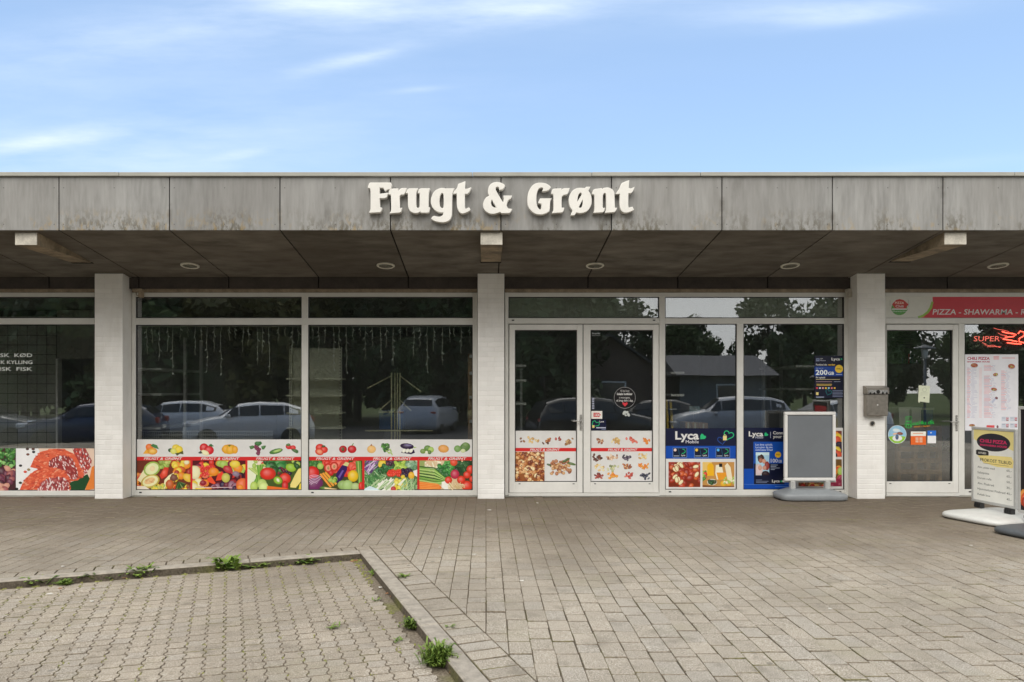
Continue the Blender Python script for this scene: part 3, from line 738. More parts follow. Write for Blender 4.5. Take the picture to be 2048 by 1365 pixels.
# tiled wall inside the butcher shop with a doorway: individual tiles
ty = 1.7; tp = .165; xr = wx(217, 0) - .085
x_door = wx(113, ty)
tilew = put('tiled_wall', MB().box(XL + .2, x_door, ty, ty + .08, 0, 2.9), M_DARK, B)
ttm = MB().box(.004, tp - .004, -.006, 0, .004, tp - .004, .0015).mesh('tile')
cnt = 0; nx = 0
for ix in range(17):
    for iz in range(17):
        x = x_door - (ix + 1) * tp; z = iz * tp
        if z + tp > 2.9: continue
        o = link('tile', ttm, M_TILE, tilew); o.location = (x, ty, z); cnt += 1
mm = MB()
for ix in range(17, 50):
    for iz in range(17):
        x = x_door - (ix + 1) * tp
        if x > XL + .2: mm.box(x + .004, x + tp - .004, ty - .006, ty, iz * tp + .004, iz * tp + tp - .004)
o = put('tile_field', mm, M_TILE, tilew); o['kind'] = 'stuff'
m = MB(); m.box(x_door, xr, ty + .01, ty + .09, wz(718, ty), 2.9); put('wall_above_doorway', m, M_TILE, B)
m = MB(); m.box(x_door - .0, x_door + .03, ty - .02, ty + .1, 0, wz(718, ty)); put('doorway_trim', m, M_FRAME, B)

# ------------------------------------------------------------------ raised letters on the fascia
LZ = -2.052                                    # front face of the letters
def smooth_outline(spec):
    pts = []; 
    for tok in spec.split():
        c = tok.endswith('!'); x, y = tok.rstrip('!').split(','); pts.append((float(x), float(y), c))
    n = len(pts); out = []
    for i in range(n):
        p0, p1, p2, p3 = pts[i - 1], pts[i], pts[(i + 1) % n], pts[(i + 2) % n]
        t1 = ((p2[0] - p0[0]) / 2, (p2[1] - p0[1]) / 2) if not p1[2] else (p2[0] - p1[0], p2[1] - p1[1])
        t2 = ((p3[0] - p1[0]) / 2, (p3[1] - p1[1]) / 2) if not p2[2] else (p2[0] - p1[0], p2[1] - p1[1])
        steps = 1 if (p1[2] and p2[2]) else 4
        for k in range(steps):
            u_ = k / steps; h1 = 2 * u_**3 - 3 * u_**2 + 1; h2 = u_**3 - 2 * u_**2 + u_; h3 = -2 * u_**3 + 3 * u_**2; h4 = u_**3 - u_**2
            out.append((h1 * p1[0] + h2 * t1[0] + h3 * p2[0] + h4 * t2[0], h1 * p1[1] + h2 * t1[1] + h3 * p2[1] + h4 * t2[1]))
    return out
sign = thing('shop_sign', 'row of large cream raised serif letters mounted on the grey fascia', 'sign', (wx(1000, YF), YF, wz(432, YF)))
def letter(name, loops, ox, oy, sc):
    cu = bpy.data.curves.new(name, 'CURVE'); cu.dimensions = '2D'; cu.fill_mode = 'BOTH'; cu.extrude = .034; cu.bevel_depth = .004; cu.bevel_resolution = 1
    for sp in loops:
        pts = [(wx(ox + x / sc, LZ), wz(oy + y / sc, LZ)) for x, y in smooth_outline(sp)]
        s_ = cu.splines.new('POLY'); s_.points.add(len(pts) - 1); s_.use_cyclic_u = True
        for q, (x, z) in zip(s_.points, pts): q.co = (x, z, 0, 1)
    o = bpy.data.objects.new(name, cu); COL.objects.link(o); dg = bpy.context.evaluated_depsgraph_get(); me = bpy.data.meshes.new_from_object(o.evaluated_get(dg)); bpy.data.objects.remove(o)
    for vtx in me.vertices: x, z, e = vtx.co; vtx.co = (x, LZ + .038 - e, z)
    me.update(); me.materials.clear(); link(name, me, M_LETTER, sign)
SA, SB_, SCc = 2048 / 220, 12.8, 10.24
letter('letter', ["55,192! 80,118 105,103! 475,103! 492,128! 478,212! 415,228 375,252! 352,210 345,190! 268,188! 268,300 285,312 418,292! 412,340 385,378 330,385 268,384! 270,560! 312,572! 295,625 270,648! 80,656! 104,600 108,540 108,300 100,215 85,197!"], 730, 355, SA)
letter('letter', ["435,312! 462,235 495,217! 612,212! 596,295! 650,228 690,207! 768,205! 748,275 715,318! 665,322 640,350! 638,585! 682,573! 668,635 640,652! 465,666! 492,600 488,400 484,330 470,316!"], 730, 355, SA)
letter('letter', ["765,292! 800,228 830,212! 978,208! 950,300 948,500 958,560 985,575 1015,560 1022,500 1022,295 1010,285! 985,290! 1010,230 1040,212! 1200,208! 1182,290 1178,480 1178,555! 1205,568! 1190,640 1165,655! 1040,655! 1035,625! 990,655 920,660 850,630 815,570 805,480 802,310 790,292!"], 730, 355, SA)
letter('letter', ["1655,210! 1625,300 1618,420 1615,640 1605,730 1560,800 1470,832 1380,828 1290,805 1238,768! 1262,735 1290,722! 1350,738 1410,735 1455,700 1465,650! 1420,650 1340,630 1270,570 1235,490 1235,400 1265,310 1320,245 1400,208 1460,205 1500,212!", "1425,290 1395,340 1380,430 1390,530 1420,575 1460,570 1470,500 1470,400 1465,320 1450,292"], 730, 355, SA)
letter('letter', ["1645,305! 1665,260 1720,200 1740,130 1790,110 1860,80! 1852,215! 1900,220 1968,195! 1945,260 1905,305! 1855,305! 1855,420 1855,540 1870,590 1905,580 1935,568 1958,605! 1900,645 1830,668 1780,660 1735,600 1715,500 1712,310 1690,300!"], 730, 355, SA)
letter('letter', ["690,205 680,260 640,300 565,318! 558,275 540,240 500,238 465,265 460,320 500,400 580,540 660,665! 680,560 675,475! 872,475! 850,540 800,565 770,610 735,720! 770,790 800,808 875,818! 845,880 810,910! 620,915! 580,880! 500,910 380,930 270,900 180,820 150,720 165,620 220,530 310,468! 275,400 280,310 310,220 380,155 480,130 580,140 650,170", "370,550! 345,610 340,680 375,750 430,780 500,785! 455,710 410,640"], 955, 355, SB_)
letter('letter', ["1870,250! 1820,320 1740,345 1665,350! 1690,300 1680,265 1630,255 1570,280 1530,350 1505,450 1500,560 1510,680 1540,780 1600,835 1635,800 1645,720 1640,668! 1560,655! 1585,590 1610,548! 1885,545! 1855,620 1848,740 1835,860! 1760,910 1640,945 1500,930 1390,860 1310,750 1285,600 1300,430 1350,300 1430,200 1540,150 1660,148 1760,170 1840,220"], 955, 355, SB_)
letter('letter', ["180,330! 210,255 240,240! 380,230! 365,300! 400,250 440,232! 548,225! 525,310 500,345! 440,355 400,385 388,430 385,630! 440,628! 425,690 395,715! 200,728! 230,670 232,560 230,380 215,335!"], 1085, 355, SCc)
letter('letter', ["775,222 870,230! 900,200! 972,198! 935,275! 985,360 1002,470 990,570 930,670 850,715 770,728 690,715! 655,770! 590,775! 595,740 625,680! 570,600 548,500 555,390 610,290 690,235", "780,308 740,340 715,420 708,525! 760,440 815,345! 800,318", "832,430! 830,540 810,610 780,632 735,620! 770,545"], 1085, 355, SCc)
letter('letter', ["1020,340! 1045,265 1080,245! 1210,228! 1215,255! 1260,225 1340,215 1420,245 1460,300 1470,400 1475,560 1480,632! 1520,630! 1500,680 1470,708! 1285,722! 1310,660 1312,560 1310,380 1295,325 1265,318 1240,350 1230,420 1228,632! 1275,632! 1260,690 1230,712! 1050,722! 1070,670 1072,560 1072,400 1060,345!"], 1085, 355, SCc)
letter('letter', ["1508,335! 1540,290 1600,200 1625,130 1680,100 1770,65! 1760,218! 1810,235 1875,208! 1850,280 1815,318! 1755,325! 1752,450 1752,570 1765,625 1800,620 1840,610! 1868,660! 1820,690 1730,718 1660,710 1610,660 1590,570 1590,330!"], 1085, 355, SCc)

# ------------------------------------------------------------------ posters on the shop windows
def P(): return Print(wallmap)
def poster(p, name, label, cat, group=None): return tag(p.build(name), label, cat, group, 'thing')
def frac(p, rc):
    x0, y0, x1, y1 = rc; W, Hh = x1 - x0, y1 - y0
    def b(fx, fy, fr, fr2, rot, col, hi=.5, jag=0, n=14): p.blob(x0 + fx * W, y0 + fy * Hh, fr * W, fr2 * W, rot, col, hi, n, jag)
    def q(pts, col): p.poly([(x0 + a * W, y0 + c * Hh) for a, c in pts], col)
    def l(a, c, e, f, wd, col): p.line(x0 + a * W, y0 + c * Hh, x0 + e * W, y0 + f * Hh, wd, col)
    def sub(a, c, e, f): return (x0 + a * W, y0 + c * Hh, x0 + e * W, y0 + f * Hh)
    return b, q, l, sub
DKR = c_(96, 40, 30)
def photo_melons(p, rc):
    p.clip = rc; p.rect(*rc, c_(110, 50, 34)); b, q, l, s = frac(p, rc)
    p.pile(s(0, .4, .2, .9), [TOM, ORG, PNK], 2.5, 4.5, 26); p.pile(s(.45, .0, .8, .25), [LGR, c_(190, 200, 110), c_(140, 165, 70)], 3, 5, 26)
    p.pile(s(.7, .0, 1, .6), [ORG, c_(200, 90, 40), YEL, c_(170, 50, 40)], 5, 8, 20); p.pile(s(.55, .85, 1, 1), [TOM, ORG, BRN, YEL], 3, 6, 16)
    b(.93, .06, .05, .04, 0, CRE); q([(.02, .66), (.2, .12), (.3, .5), (.1, .75)], CRE); b(.29, .28, .16, .13, -.5, LGR); b(.29, .28, .13, .10, -.5, c_(226, 230, 178), .15); b(.30, .27, .05, .05, .5, c_(232, 214, 165), .1)
    q([(.43, .5), (.52, .22), (.6, .24), (.57, .52), (.47, .62)], c_(205, 60, 45)); b(.52, .42, .05, .075, .4, c_(225, 85, 60)); b(.26, .7, .18, .12, -.35, c_(205, 180, 80)); b(.26, .69, .15, .095, -.35, c_(240, 228, 175), .15); b(.25, .68, .105, .055, -.35, c_(236, 192, 138), .15); p.pile(s(.17, .63, .33, .74), [c_(215, 160, 105), c_(240, 205, 150)], .8, 1.3, 18)
    q([(.6, .5), (.7, .4), (.66, .62), (.55, .72), (.53, 1), (.5, 1), (.52, .66)], CRE); b(.62, .8, .075, .09, 0, c_(190, 95, 45)); b(.7, .58, .07, .07, .5, c_(120, 75, 60), .4, .2)
    for k in range(9): a = .25 + k * .22; l(.78, .72, .78 + .13 * math.cos(a), .72 + .26 * math.sin(a), 2.2, rnd.choice((c_(95, 115, 70), c_(130, 145, 90), DGR)))
    b(.95, .58, .1, .07, .6, c_(235, 190, 70)); b(.47, .85, .06, .035, -.8, c_(220, 185, 90)); p.pile(s(.3, .85, .5, 1), [LGR, c_(200, 190, 100), YEL], 3, 5, 12); q([(0, .85), (.16, .86), (.28, 1), (0, 1)], c_(232, 222, 205)); p.clip = None
def photo_berries(p, rc):
    p.clip = rc; p.rect(*rc, c_(85, 24, 30)); b, q, l, s = frac(p, rc)
    p.pile(s(0, 0, 1, .5), [YEL, ORG, LGR, TOM, c_(120, 30, 60)], 5, 8, 30); p.pile(s(0, .3, .3, 1), [CRE, YEL, ORG, PNK], 6, 9, 16); p.pile(s(.15, .2, .35, .5), [TOM, c_(225, 60, 60)], 2.5, 3.6, 26)
    p.pile(s(.6, .35, 1, .95), [c_(80, 24, 40), c_(50, 22, 40), c_(150, 40, 50)], 5, 8, 20); p.pile(s(.4, .8, 1, 1), [c_(110, 30, 50), DPU, c_(150, 110, 130)], 5, 7, 16)
    b(.05, .4, .1, .13, 0, CRE); b(.40, .38, .1, .08, 0, ORG); b(.67, .3, .1, .065, .5, c_(190, 55, 60)); b(.86, .27, .09, .08, 0, ORG); b(.8, .12, .1, .07, 0, YEL)
    q([(.27, .62), (.35, .52), (.44, .76), (.41, .8), (.3, .72)], c_(230, 80, 50)); q([(.44, .68), (.48, .45), (.56, .36), (.6, .5), (.54, .66)], c_(228, 70, 48)); b(.63, .58, .08, .09, 0, c_(195, 190, 90)); b(.2, .75, .06, .05, 0, c_(150, 30, 50))
    b(.95, .82, .13, .13, 0, c_(225, 110, 60)); b(.9, .9, .06, .05, 0, ORG); b(.15, .95, .1, .04, .1, YEL); b(.3, .97, .07, .05, 0, ORG); b(.82, .45, .07, .05, .2, c_(140, 120, 140)); l(.05, .905, .75, .9, 1.2, c_(225, 200, 200)); p.clip = None
def photo_kiwi(p, rc):
    p.clip = rc; p.rect(*rc, c_(70, 90, 40)); b, q, l, s = frac(p, rc)
    q([(0, 0), (.2, 0), (.12, 1), (0, 1)], c_(225, 230, 200)); p.pile(s(.1, 0, .45, .35), [TOM, c_(240, 210, 190), LGR], 3, 6, 18); p.pile(s(.35, 0, .7, .35), [c_(50, 125, 60), DGR, c_(85, 150, 85)], 5, 8, 22)
    for k in range(9): l(.02 + k * .02, .25, .2 + k * .01, .5, 2.6, rnd.choice((c_(210, 215, 150), LGR, c_(180, 200, 120))))
    for k in range(7): l(.3 - k * .02, .15, .08 + k * .03, .9, 3.2, rnd.choice((c_(110, 160, 60), c_(140, 180, 80), c_(90, 140, 50))))
    p.pile(s(.58, .25, .8, .45), [c_(90, 30, 40), DPU, c_(130, 40, 40)], 2.5, 3.6, 18); b(.38, .44, .15, .115, 0, TOM, .7); b(.81, .24, .1, .075, .3, c_(150, 190, 60)); p.pile(s(.85, 0, 1, .2), [DGR, LGR, BLK], 3, 5, 10)
    b(.7, .6, .11, .1, .3, c_(220, 60, 45), .7); b(.7, .85, .06, .09, 0, c_(200, 40, 40)); q([(.8, .8), (.88, .5), (.95, .28), (1, .25), (1, .7), (.9, .92), (.8, .9)], c_(232, 215, 130)); q([(.95, 1), (.97, .8), (1, .75), (1, 1)], YEL)
    b(.12, .88, .07, .1, 0, c_(180, 205, 100)); b(.27, .78, .09, .09, 0, c_(180, 205, 110)); b(.3, .9, .09, .1, .2, c_(205, 222, 140)); q([(.37, .85), (.7, .92), (.85, 1), (.36, 1)], c_(225, 110, 45)); b(.57, .67, .095, .08, .5, c_(120, 110, 50)); b(.565, .665, .08, .065, .5, c_(145, 190, 60)); b(.57, .66, .025, .04, -.6, c_(235, 238, 200)); p.clip = None
def photo_aubergine(p, rc):
    p.clip = rc; p.rect(*rc, c_(70, 75, 35)); b, q, l, s = frac(p, rc)
    p.pile(s(0, 0, .3, .2), [c_(60, 120, 50), DGR, c_(90, 150, 70)], 3, 5, 26, jag=.3); p.pile(s(.3, .0, .7, .4), [TOM, c_(215, 70, 60), c_(235, 100, 80)], 6, 9, 18); p.pile(s(.7, .05, .9, .45), [TOM, c_(225, 90, 70)], 6, 9, 9)
    for (fx, fy) in ((.37, .25), (.48, .2)): b(fx, fy, .08, .09, 0, c_(205, 50, 40)); b(fx, fy, .055, .06, 0, c_(235, 150, 125)); b(fx, fy, .02, .03, 0, c_(160, 140, 80))
    b(.22, .19, .06, .06, 0, LGR); b(.07, .42, .13, .13, 0, c_(215, 45, 38), .7); b(.1, .8, .18, .12, -.3, c_(115, 50, 100)); 
    for k in range(6): p.arc(rc[0] + 12, rc[1] + 52, 8 + k * 3, 3.6, 5.4, 1, c_(220, 190, 215))
    for k in range(3): l(.22 + k * .045, .45 - k * .03, .42 + k * .05, .9 - k * .05, 4.2, c_(235, 150 + k * 8, 65))
    q([(.49, .68), (.53, .4), (.63, .15), (.72, .18), (.72, .3), (.64, .6), (.56, .78)], c_(52, 28, 90)); q([(.55, .55), (.63, .32), (.66, .34), (.58, .6)], c_(110, 85, 160)); q([(.64, .15), (.69, .05), (.76, .08), (.73, .2)], c_(205, 205, 140))
    p.pile(s(.8, .1, 1, .9), [c_(120, 140, 60)], 1, 1.5, 6)
    for k in range(9): l(.88 + k * .012, .02, .93 + k * .008, .8, 1.3, rnd.choice((c_(120, 160, 70), c_(170, 195, 110), c_(80, 120, 50))))
    b(.83, .52, .1, .11, 0, c_(238, 190, 40), .7); b(.42, .42, .05, .05, 0, c_(200, 40, 40)); p.pile(s(.4, .55, .5, .7), [LGR, GRN], 3, 5, 8); b(.64, .82, .1, .085, 0, c_(150, 180, 105)); b(.73, .83, .1, .1, 0, c_(165, 195, 120)); b(.87, .87, .08, .07, 0, c_(175, 195, 130)); b(.98, .86, .05, .08, 0, TOM); b(.33, .93, .12, .03, .1, c_(95, 130, 60)); q([(.3, .9), (.52, .95), (.54, .98), (.3, .95)], c_(238, 200, 150)); p.clip = None
def photo_market(p, rc):
    p.clip = rc; p.rect(*rc, c_(90, 125, 80)); b, q, l, s = frac(p, rc)
    p.strands(s(0, 0, .25, .4), [c_(135, 95, 150), c_(180, 150, 195), c_(95, 60, 115), c_(215, 195, 220)], 44, 16, 2, 2.3); b(.33, .12, .07, .1, .4, c_(240, 200, 60)); p.pile(s(.25, .2, .55, .4), [c_(50, 110, 60), DGR, c_(80, 145, 90)], 3, 5, 40, jag=.3)
    p.pile(s(.42, 0, .62, .12), [c_(100, 50, 70), DPU, c_(60, 30, 50)], 3, 4.2, 18); p.pile(s(.58, .05, .78, .3), [c_(160, 195, 70), c_(190, 215, 100), c_(120, 165, 55)], 3, 4.5, 26, jag=.25); p.pile(s(.8, 0, 1, .28), [c_(130, 170, 135), c_(170, 200, 165), c_(95, 140, 100)], 3, 4.5, 26, jag=.3)
    p.strands(s(0, .45, .38, .95), [c_(60, 115, 65), c_(120, 170, 110), c_(85, 140, 80), c_(165, 200, 150)], 80, 15, 1.6, .9, .8); p.pile(s(.45, .33, .68, .5), [c_(220, 55, 40), c_(235, 80, 50)], 2.6, 3.6, 44, 1.1); p.pile(s(.7, .3, .9, .5), [DPU, c_(70, 40, 60)], 2.8, 3.8, 30, 1.1)
    p.strands(s(.2, .65, .55, 1), [c_(215, 225, 195), c_(185, 205, 160), c_(235, 238, 220), c_(150, 185, 125)], 46, 22, 2.2, 2.4, .2); p.pile(s(.58, .52, .8, .95), [YEL, c_(235, 225, 110), c_(225, 205, 60)], 2.6, 4, 36); b(.89, .5, .06, .07, 0, c_(240, 180, 50)); q([(.92, .35), (1, .3), (1, .55), (.95, .5)], c_(235, 235, 225))
    p.strands(s(.7, .65, 1, 1), [c_(110, 160, 100), c_(160, 195, 140), c_(195, 215, 170)], 60, 12, 1.4, 2, .5); b(.55, .95, .05, .05, 0, c_(185, 50, 50)); q([(.63, .8), (.75, .6), (.78, .62), (.68, .85)], c_(240, 238, 210)); q([(0, .95), (.1, .85), (.25, .95), (.3, 1), (0, 1)], c_(205, 225, 235)); p.clip = None
def photo_onions(p, rc):
    p.clip = rc; p.rect(*rc, c_(215, 190, 150)); b, q, l, s = frac(p, rc)
    q([(0, 0), (.12, 0), (.12, .25), (0, .3)], c_(150, 165, 100)); p.strands(s(.12, 0, .45, .3), [c_(240, 228, 205), c_(215, 195, 160)], 22, 14, 2, .8, .6); q([(.62, .1), (1, 0), (1, 1), (.8, .7)], c_(60, 70, 45)); p.pile(s(.35, .05, .65, .5), [c_(60, 140, 60), c_(95, 170, 85), c_(45, 105, 50)], 4, 6, 36, jag=.35)
    p.pile(s(.7, .05, .92, .35), [c_(45, 85, 50), c_(60, 105, 60), c_(35, 65, 40)], 4, 6, 34, jag=.3); b(.65, .06, .07, .07, 0, c_(220, 80, 50))
    for k in range(12):
        a = .2 + k * .045; cl_ = rnd.choice((c_(95, 140, 60), c_(130, 175, 80), c_(60, 100, 45), c_(175, 205, 120)))
        p.path([(rc[0], rc[1] + a * 60), (rc[0] + 30, rc[1] + a * 60 + 3 + k * .3), (rc[0] + 50, rc[1] + 34 + k), (rc[0] + 62, rc[1] + 50 + k * .6)], 2.4, cl_)
    q([(.42, .72), (.5, .68), (.62, .95), (.5, 1), (.42, .9)], c_(238, 235, 222)); q([(0, .7), (.35, .78), (.42, .9), (.38, 1), (0, 1)], c_(235, 125, 50))
    for k in range(5): l(0, .74 + k * .06, .38, .82 + k * .05, 1, c_(245, 165, 90))
    b(.67, .46, .085, .09, 0, c_(190, 50, 80), .7)
    for (fx, fy, r_) in ((.55, .66, .07), (.9, .48, .07), (.79, .65, .08), (.97, .3, .08), (.9, .85, .1), (1, .62, .06)): b(fx, fy, r_, r_, 0, c_(222, 62, 42), .7)
    p.strands(s(.55, .75, .85, 1), [c_(235, 215, 175), c_(205, 180, 130)], 30, 10, 1.4, .8, .7); p.clip = None
def ico(p, kind, x, y):
    b = p.blob; q = p.poly
    if kind == 'mango': q([(x - 16, y + 9), (x - 8, y - 2), (x - 2, y + 9)], c_(235, 170, 60)); b(x - 3, y - 4, 8, 7, .3, c_(238, 120, 50)); b(x + 3, y + 4, 10, 7, 0, c_(240, 160, 60)); b(x + 3, y + 4, 7, 4.5, 0, c_(245, 185, 90)); q([(x - 1, y - 7), (x + 4, y - 11), (x + 12, y - 8), (x + 16, y), (x + 6, y - 3)], c_(70, 125, 75))
    if kind == 'lemon': b(x - 11, y + 2, 5, 4, 0, DGR); b(x, y - 3, 8, 7, 0, c_(225, 200, 70)); b(x + 6, y + 1, 8, 8, 0, c_(232, 205, 60)); b(x - 5, y + 4, 6.5, 6, 0, c_(215, 215, 110)); q([(x - 2, y + 8), (x + 5, y + 7), (x + 14, y + 3), (x + 15, y + 10), (x + 8, y + 9), (x + 2, y + 13)], c_(80, 85, 40))
    if kind == 'apple': b(x - 4, y - 3, 9, 9, 0, c_(210, 40, 45), .8); b(x + 6, y + 2, 10, 9, 0, c_(215, 40, 50), .8); b(x - 2, y + 7, 9, 5, .4, c_(240, 225, 180)); q([(x + 5, y - 8), (x + 10, y - 11), (x + 16, y - 6), (x + 10, y - 5)], c_(60, 110, 60)); q([(x - 16, y + 7), (x - 10, y + 3), (x - 7, y + 8), (x - 12, y + 9)], c_(70, 75, 70))
    if kind == 'pumpkin': b(x, y, 16, 10, 0, c_(238, 165, 45)); b(x - 8, y, 6, 9, 0, c_(240, 170, 50)); b(x + 2, y + 1, 8, 9, 0, c_(242, 175, 55)); b(x + 11, y + 1, 6, 8, 0, c_(238, 165, 45)); q([(x - 4, y - 8), (x + 4, y - 9), (x, y - 5)], c_(90, 110, 50))
    if kind == 'grape':
        for k in range(12): b(x + rnd.uniform(-7, 7) * (1 - k / 16), y - 6 + k * 1.6, 3, 3, 0, c_(120, 40, 75))
        b(x, y - 10, 7, 5, 0, c_(60, 115, 60), .4, 9, .3); b(x - 12, y - 2, 5, 4, 0, c_(70, 120, 60), .4, 9, .3); b(x + 11, y - 2, 5, 4, 0, c_(70, 120, 60), .4, 9, .3)
    if kind == 'cucumber': b(x, y + 2, 14, 5, -.25, c_(75, 125, 55)); b(x + 3, y + 1, 9, 2.4, -.3, c_(165, 195, 110))
    if kind == 'strawb': b(x - 5, y - 4, 6, 5, .5, c_(205, 45, 50)); b(x + 4, y - 2, 6, 5, 0, c_(215, 55, 55)); b(x + 8, y + 4, 6, 4, .4, c_(70, 110, 60), .4, 9, .3); b(x - 5, y - 8, 4, 3, 0, c_(80, 120, 60), .4, 9, .3)
    if kind == 'tomato': b(x - 2, y - 3, 9, 8, 0, TOM, .7); b(x + 6, y + 1, 8, 7, 0, TOM, .7); b(x - 3, y + 5, 9, 7, .3, c_(225, 75, 55)); b(x - 3, y + 5, 6, 4.5, .3, c_(240, 150, 115)); b(x + 5, y - 6, 4, 2, 0, DGR)
    if kind == 'pepper': b(x - 9, y + 1, 8, 7.5, 0, c_(185, 35, 45), .6); b(x - 9, y + 1, 3, 4, 0, c_(90, 90, 40)); b(x + 9, y + 1, 9, 8, 0, c_(195, 35, 42), .7); p.line(x + 9, y - 6, x + 12, y - 11, 1.5, GRN)
    if kind == 'onion': b(x, y + 1, 9, 8, 0, c_(235, 185, 115)); q([(x - 3, y - 6), (x + 2, y - 6), (x, y - 10)], c_(150, 95, 60))
    if kind == 'dill': p.pile((x - 8, y - 9, x + 5, y + 4), [DGR, GRN, c_(60, 100, 45)], 2, 3.4, 20, jag=.3); p.strands((x + 3, y + 2, x + 11, y + 10), [LGR, c_(160, 190, 100)], 7, 9, 1.2, .8)
    if kind == 'aub': b(x, y - 5, 14, 6, .1, DPU, .6); b(x + 2, y - 7, 8, 2, .1, c_(120, 110, 150)); q([(x + 13, y - 4), (x + 20, y - 3), (x + 14, y - 1)], LGR); q([(x - 12, y + 8), (x - 8, y + 2), (x + 14, y + 2), (x + 16, y + 8), (x + 8, y + 11)], DPU); [b(x - 6 + k * 7, y + 4, 3.4, 4.6, .7, c_(235, 232, 215)) for k in range(3)]
    if kind == 'sprout': b(x - 8, y + 4, 6, 5, 0, c_(120, 150, 75)); b(x + 1, y - 2, 7, 6, 0, c_(100, 140, 65)); b(x + 8, y + 1, 6, 6, 0, c_(165, 195, 100)); b(x + 5, y + 6, 4, 4, 0, c_(90, 125, 60)); b(x - 1, y + 6, 3, 3, 0, c_(225, 230, 200))
    if kind == 'potato': b(x, y, 11, 8, .1, c_(222, 160, 85))
    if kind == 'artichoke': b(x + 6, y - 2, 11, 9, -.5, c_(95, 130, 70)); b(x + 7, y - 7, 6, 5, 0, c_(120, 150, 90)); b(x - 9, y + 1, 7, 7, 0, c_(120, 160, 90)); b(x + 2, y + 5, 5, 4, 0, c_(205, 215, 165))
    if kind[0:4] == 'nut:':
        cols = {'a': [c_(150, 105, 60), c_(195, 160, 110), c_(120, 75, 40)], 'b': [c_(225, 190, 120), c_(240, 215, 160), c_(200, 160, 95)], 'c': [c_(165, 85, 45), c_(205, 150, 90), c_(90, 50, 30)], 'd': [c_(200, 80, 65), c_(225, 115, 95), c_(170, 55, 45)], 'e': [c_(240, 160, 55), c_(230, 130, 40)], 'f': [c_(95, 45, 30), c_(125, 65, 40), c_(70, 30, 22)],
                'g': [c_(70, 60, 75), c_(110, 100, 115), c_(45, 40, 55)], 'h': [c_(175, 180, 130), c_(205, 205, 160), c_(120, 130, 80)], 'i': [c_(205, 165, 130), c_(235, 205, 175), c_(150, 90, 60)], 'j': [c_(150, 55, 45), c_(180, 75, 60), c_(115, 40, 35)], 'k': [c_(50, 55, 75), c_(80, 85, 105), c_(35, 38, 52)], 'l': [c_(190, 120, 65), c_(220, 160, 95), c_(150, 80, 40)]}[kind[4]]
        n = int(kind[5:]); sx_, sy_ = (10, 6) if n > 9 else (7, 4.5); its = sorted([(rnd.gauss(0, .5), rnd.gauss(0, .5)) for _ in range(n)], key=lambda t_: t_[1])
        for a, c in its: b(x + max(-1, min(1, a)) * sx_, y + max(-1, min(1, c)) * sy_, rnd.uniform(2.4, 3.6), rnd.uniform(1.6, 2.4), rnd.uniform(0, 3), rnd.choice(cols), .6, 8)
def band(p, x0, x1, y0, y1, texts):
    p.rect(x0, y0, x1, y1, RED)
    for (tx, wdt) in texts: p.text('FRUGT & GRØNT', tx, y1 - 1.2, y1 - y0 - 2.6, WHT, wdt, .018, .25)
def fruitposter(x0, x1, cols, icons, label):
    p = P(); p.rect(x0, 879.3, x1, 981, WHT); p.rect(x0, 918, x1, 981, RED)
    for (a, b, fn) in cols: fn(p, (a, 921.5, b, 981))
    for k, x, y in icons: ico(p, k, x, y)
    band(p, x0, x1, 914, 921.2, [(cols[0][0] + 15, 77), (cols[1][0] + 17, 77), (cols[2][0] + 17, 77)])
    return poster(p, 'window_poster', label, 'poster', 'fruit and vegetable posters along the shop windows')
fruitposter(271.5, 602.6, [(272.5, 381, photo_melons), (385, 491, photo_berries), (495, 602.4, photo_kiwi)],
            [('mango', 302, 899), ('lemon', 352, 899), ('apple', 412, 899), ('pumpkin', 459, 899), ('grape', 516, 897), ('cucumber', 552, 901), ('strawb', 582, 898)], 'long window poster with melons, berries and cut kiwi under pumpkin and grapes')
fruitposter(616.5, 945, [(617, 724.5, photo_aubergine), (729, 834.5, photo_market), (839, 944.6, photo_onions)],
            [('tomato', 642, 899), ('pepper', 695, 898), ('onion', 743, 898), ('dill', 772, 898), ('aub', 814, 898), ('sprout', 854, 899), ('potato', 887, 898), ('artichoke', 924, 897)], 'long window poster with aubergine, spring onions and tomatoes under red peppers')
# door posters
p = P(); p.rect(1030.2, 862, 1153.6, 964, WHT)
for k, x, y in (('nut:a3', 1041, 882), ('nut:b12', 1067, 881), ('nut:c12', 1096, 881), ('nut:j4', 1115, 877), ('nut:a12', 1135, 883)): ico(p, k, x, y)
band(p, 1030.2, 1153.6, 896.3, 903.2, [(1060, 60)])
p.clip = (1030.2, 904, 1089, 963.6); p.rect(1030.2, 904, 1089, 963.6, c_(150, 90, 50)); p.pile((1030, 904, 1089, 964), [c_(190, 120, 65), c_(225, 180, 125), c_(150, 75, 40), c_(240, 210, 165), c_(205, 145, 90), c_(120, 55, 30)], 2, 3.6, 240, 1.7, .6); p.clip = None
p.pile((1103, 920, 1140, 950), [c_(205, 160, 110), c_(180, 120, 80), c_(225, 190, 145), c_(150, 90, 60)], 2.6, 3.8, 60, 1.5, .6); p.blob(1143, 928, 9, 2.6, .25, c_(95, 120, 70)); p.blob(1132, 921, 9, 2.4, -.5, c_(80, 105, 60)); p.blob(1098, 930, 5, 2, .3, c_(80, 100, 60))
poster(p, 'door_poster', 'poster with walnut pile photo on the lower left door leaf', 'poster', 'nut posters on the double door')
p = P(); p.rect(1182, 862, 1305.8, 964, WHT)
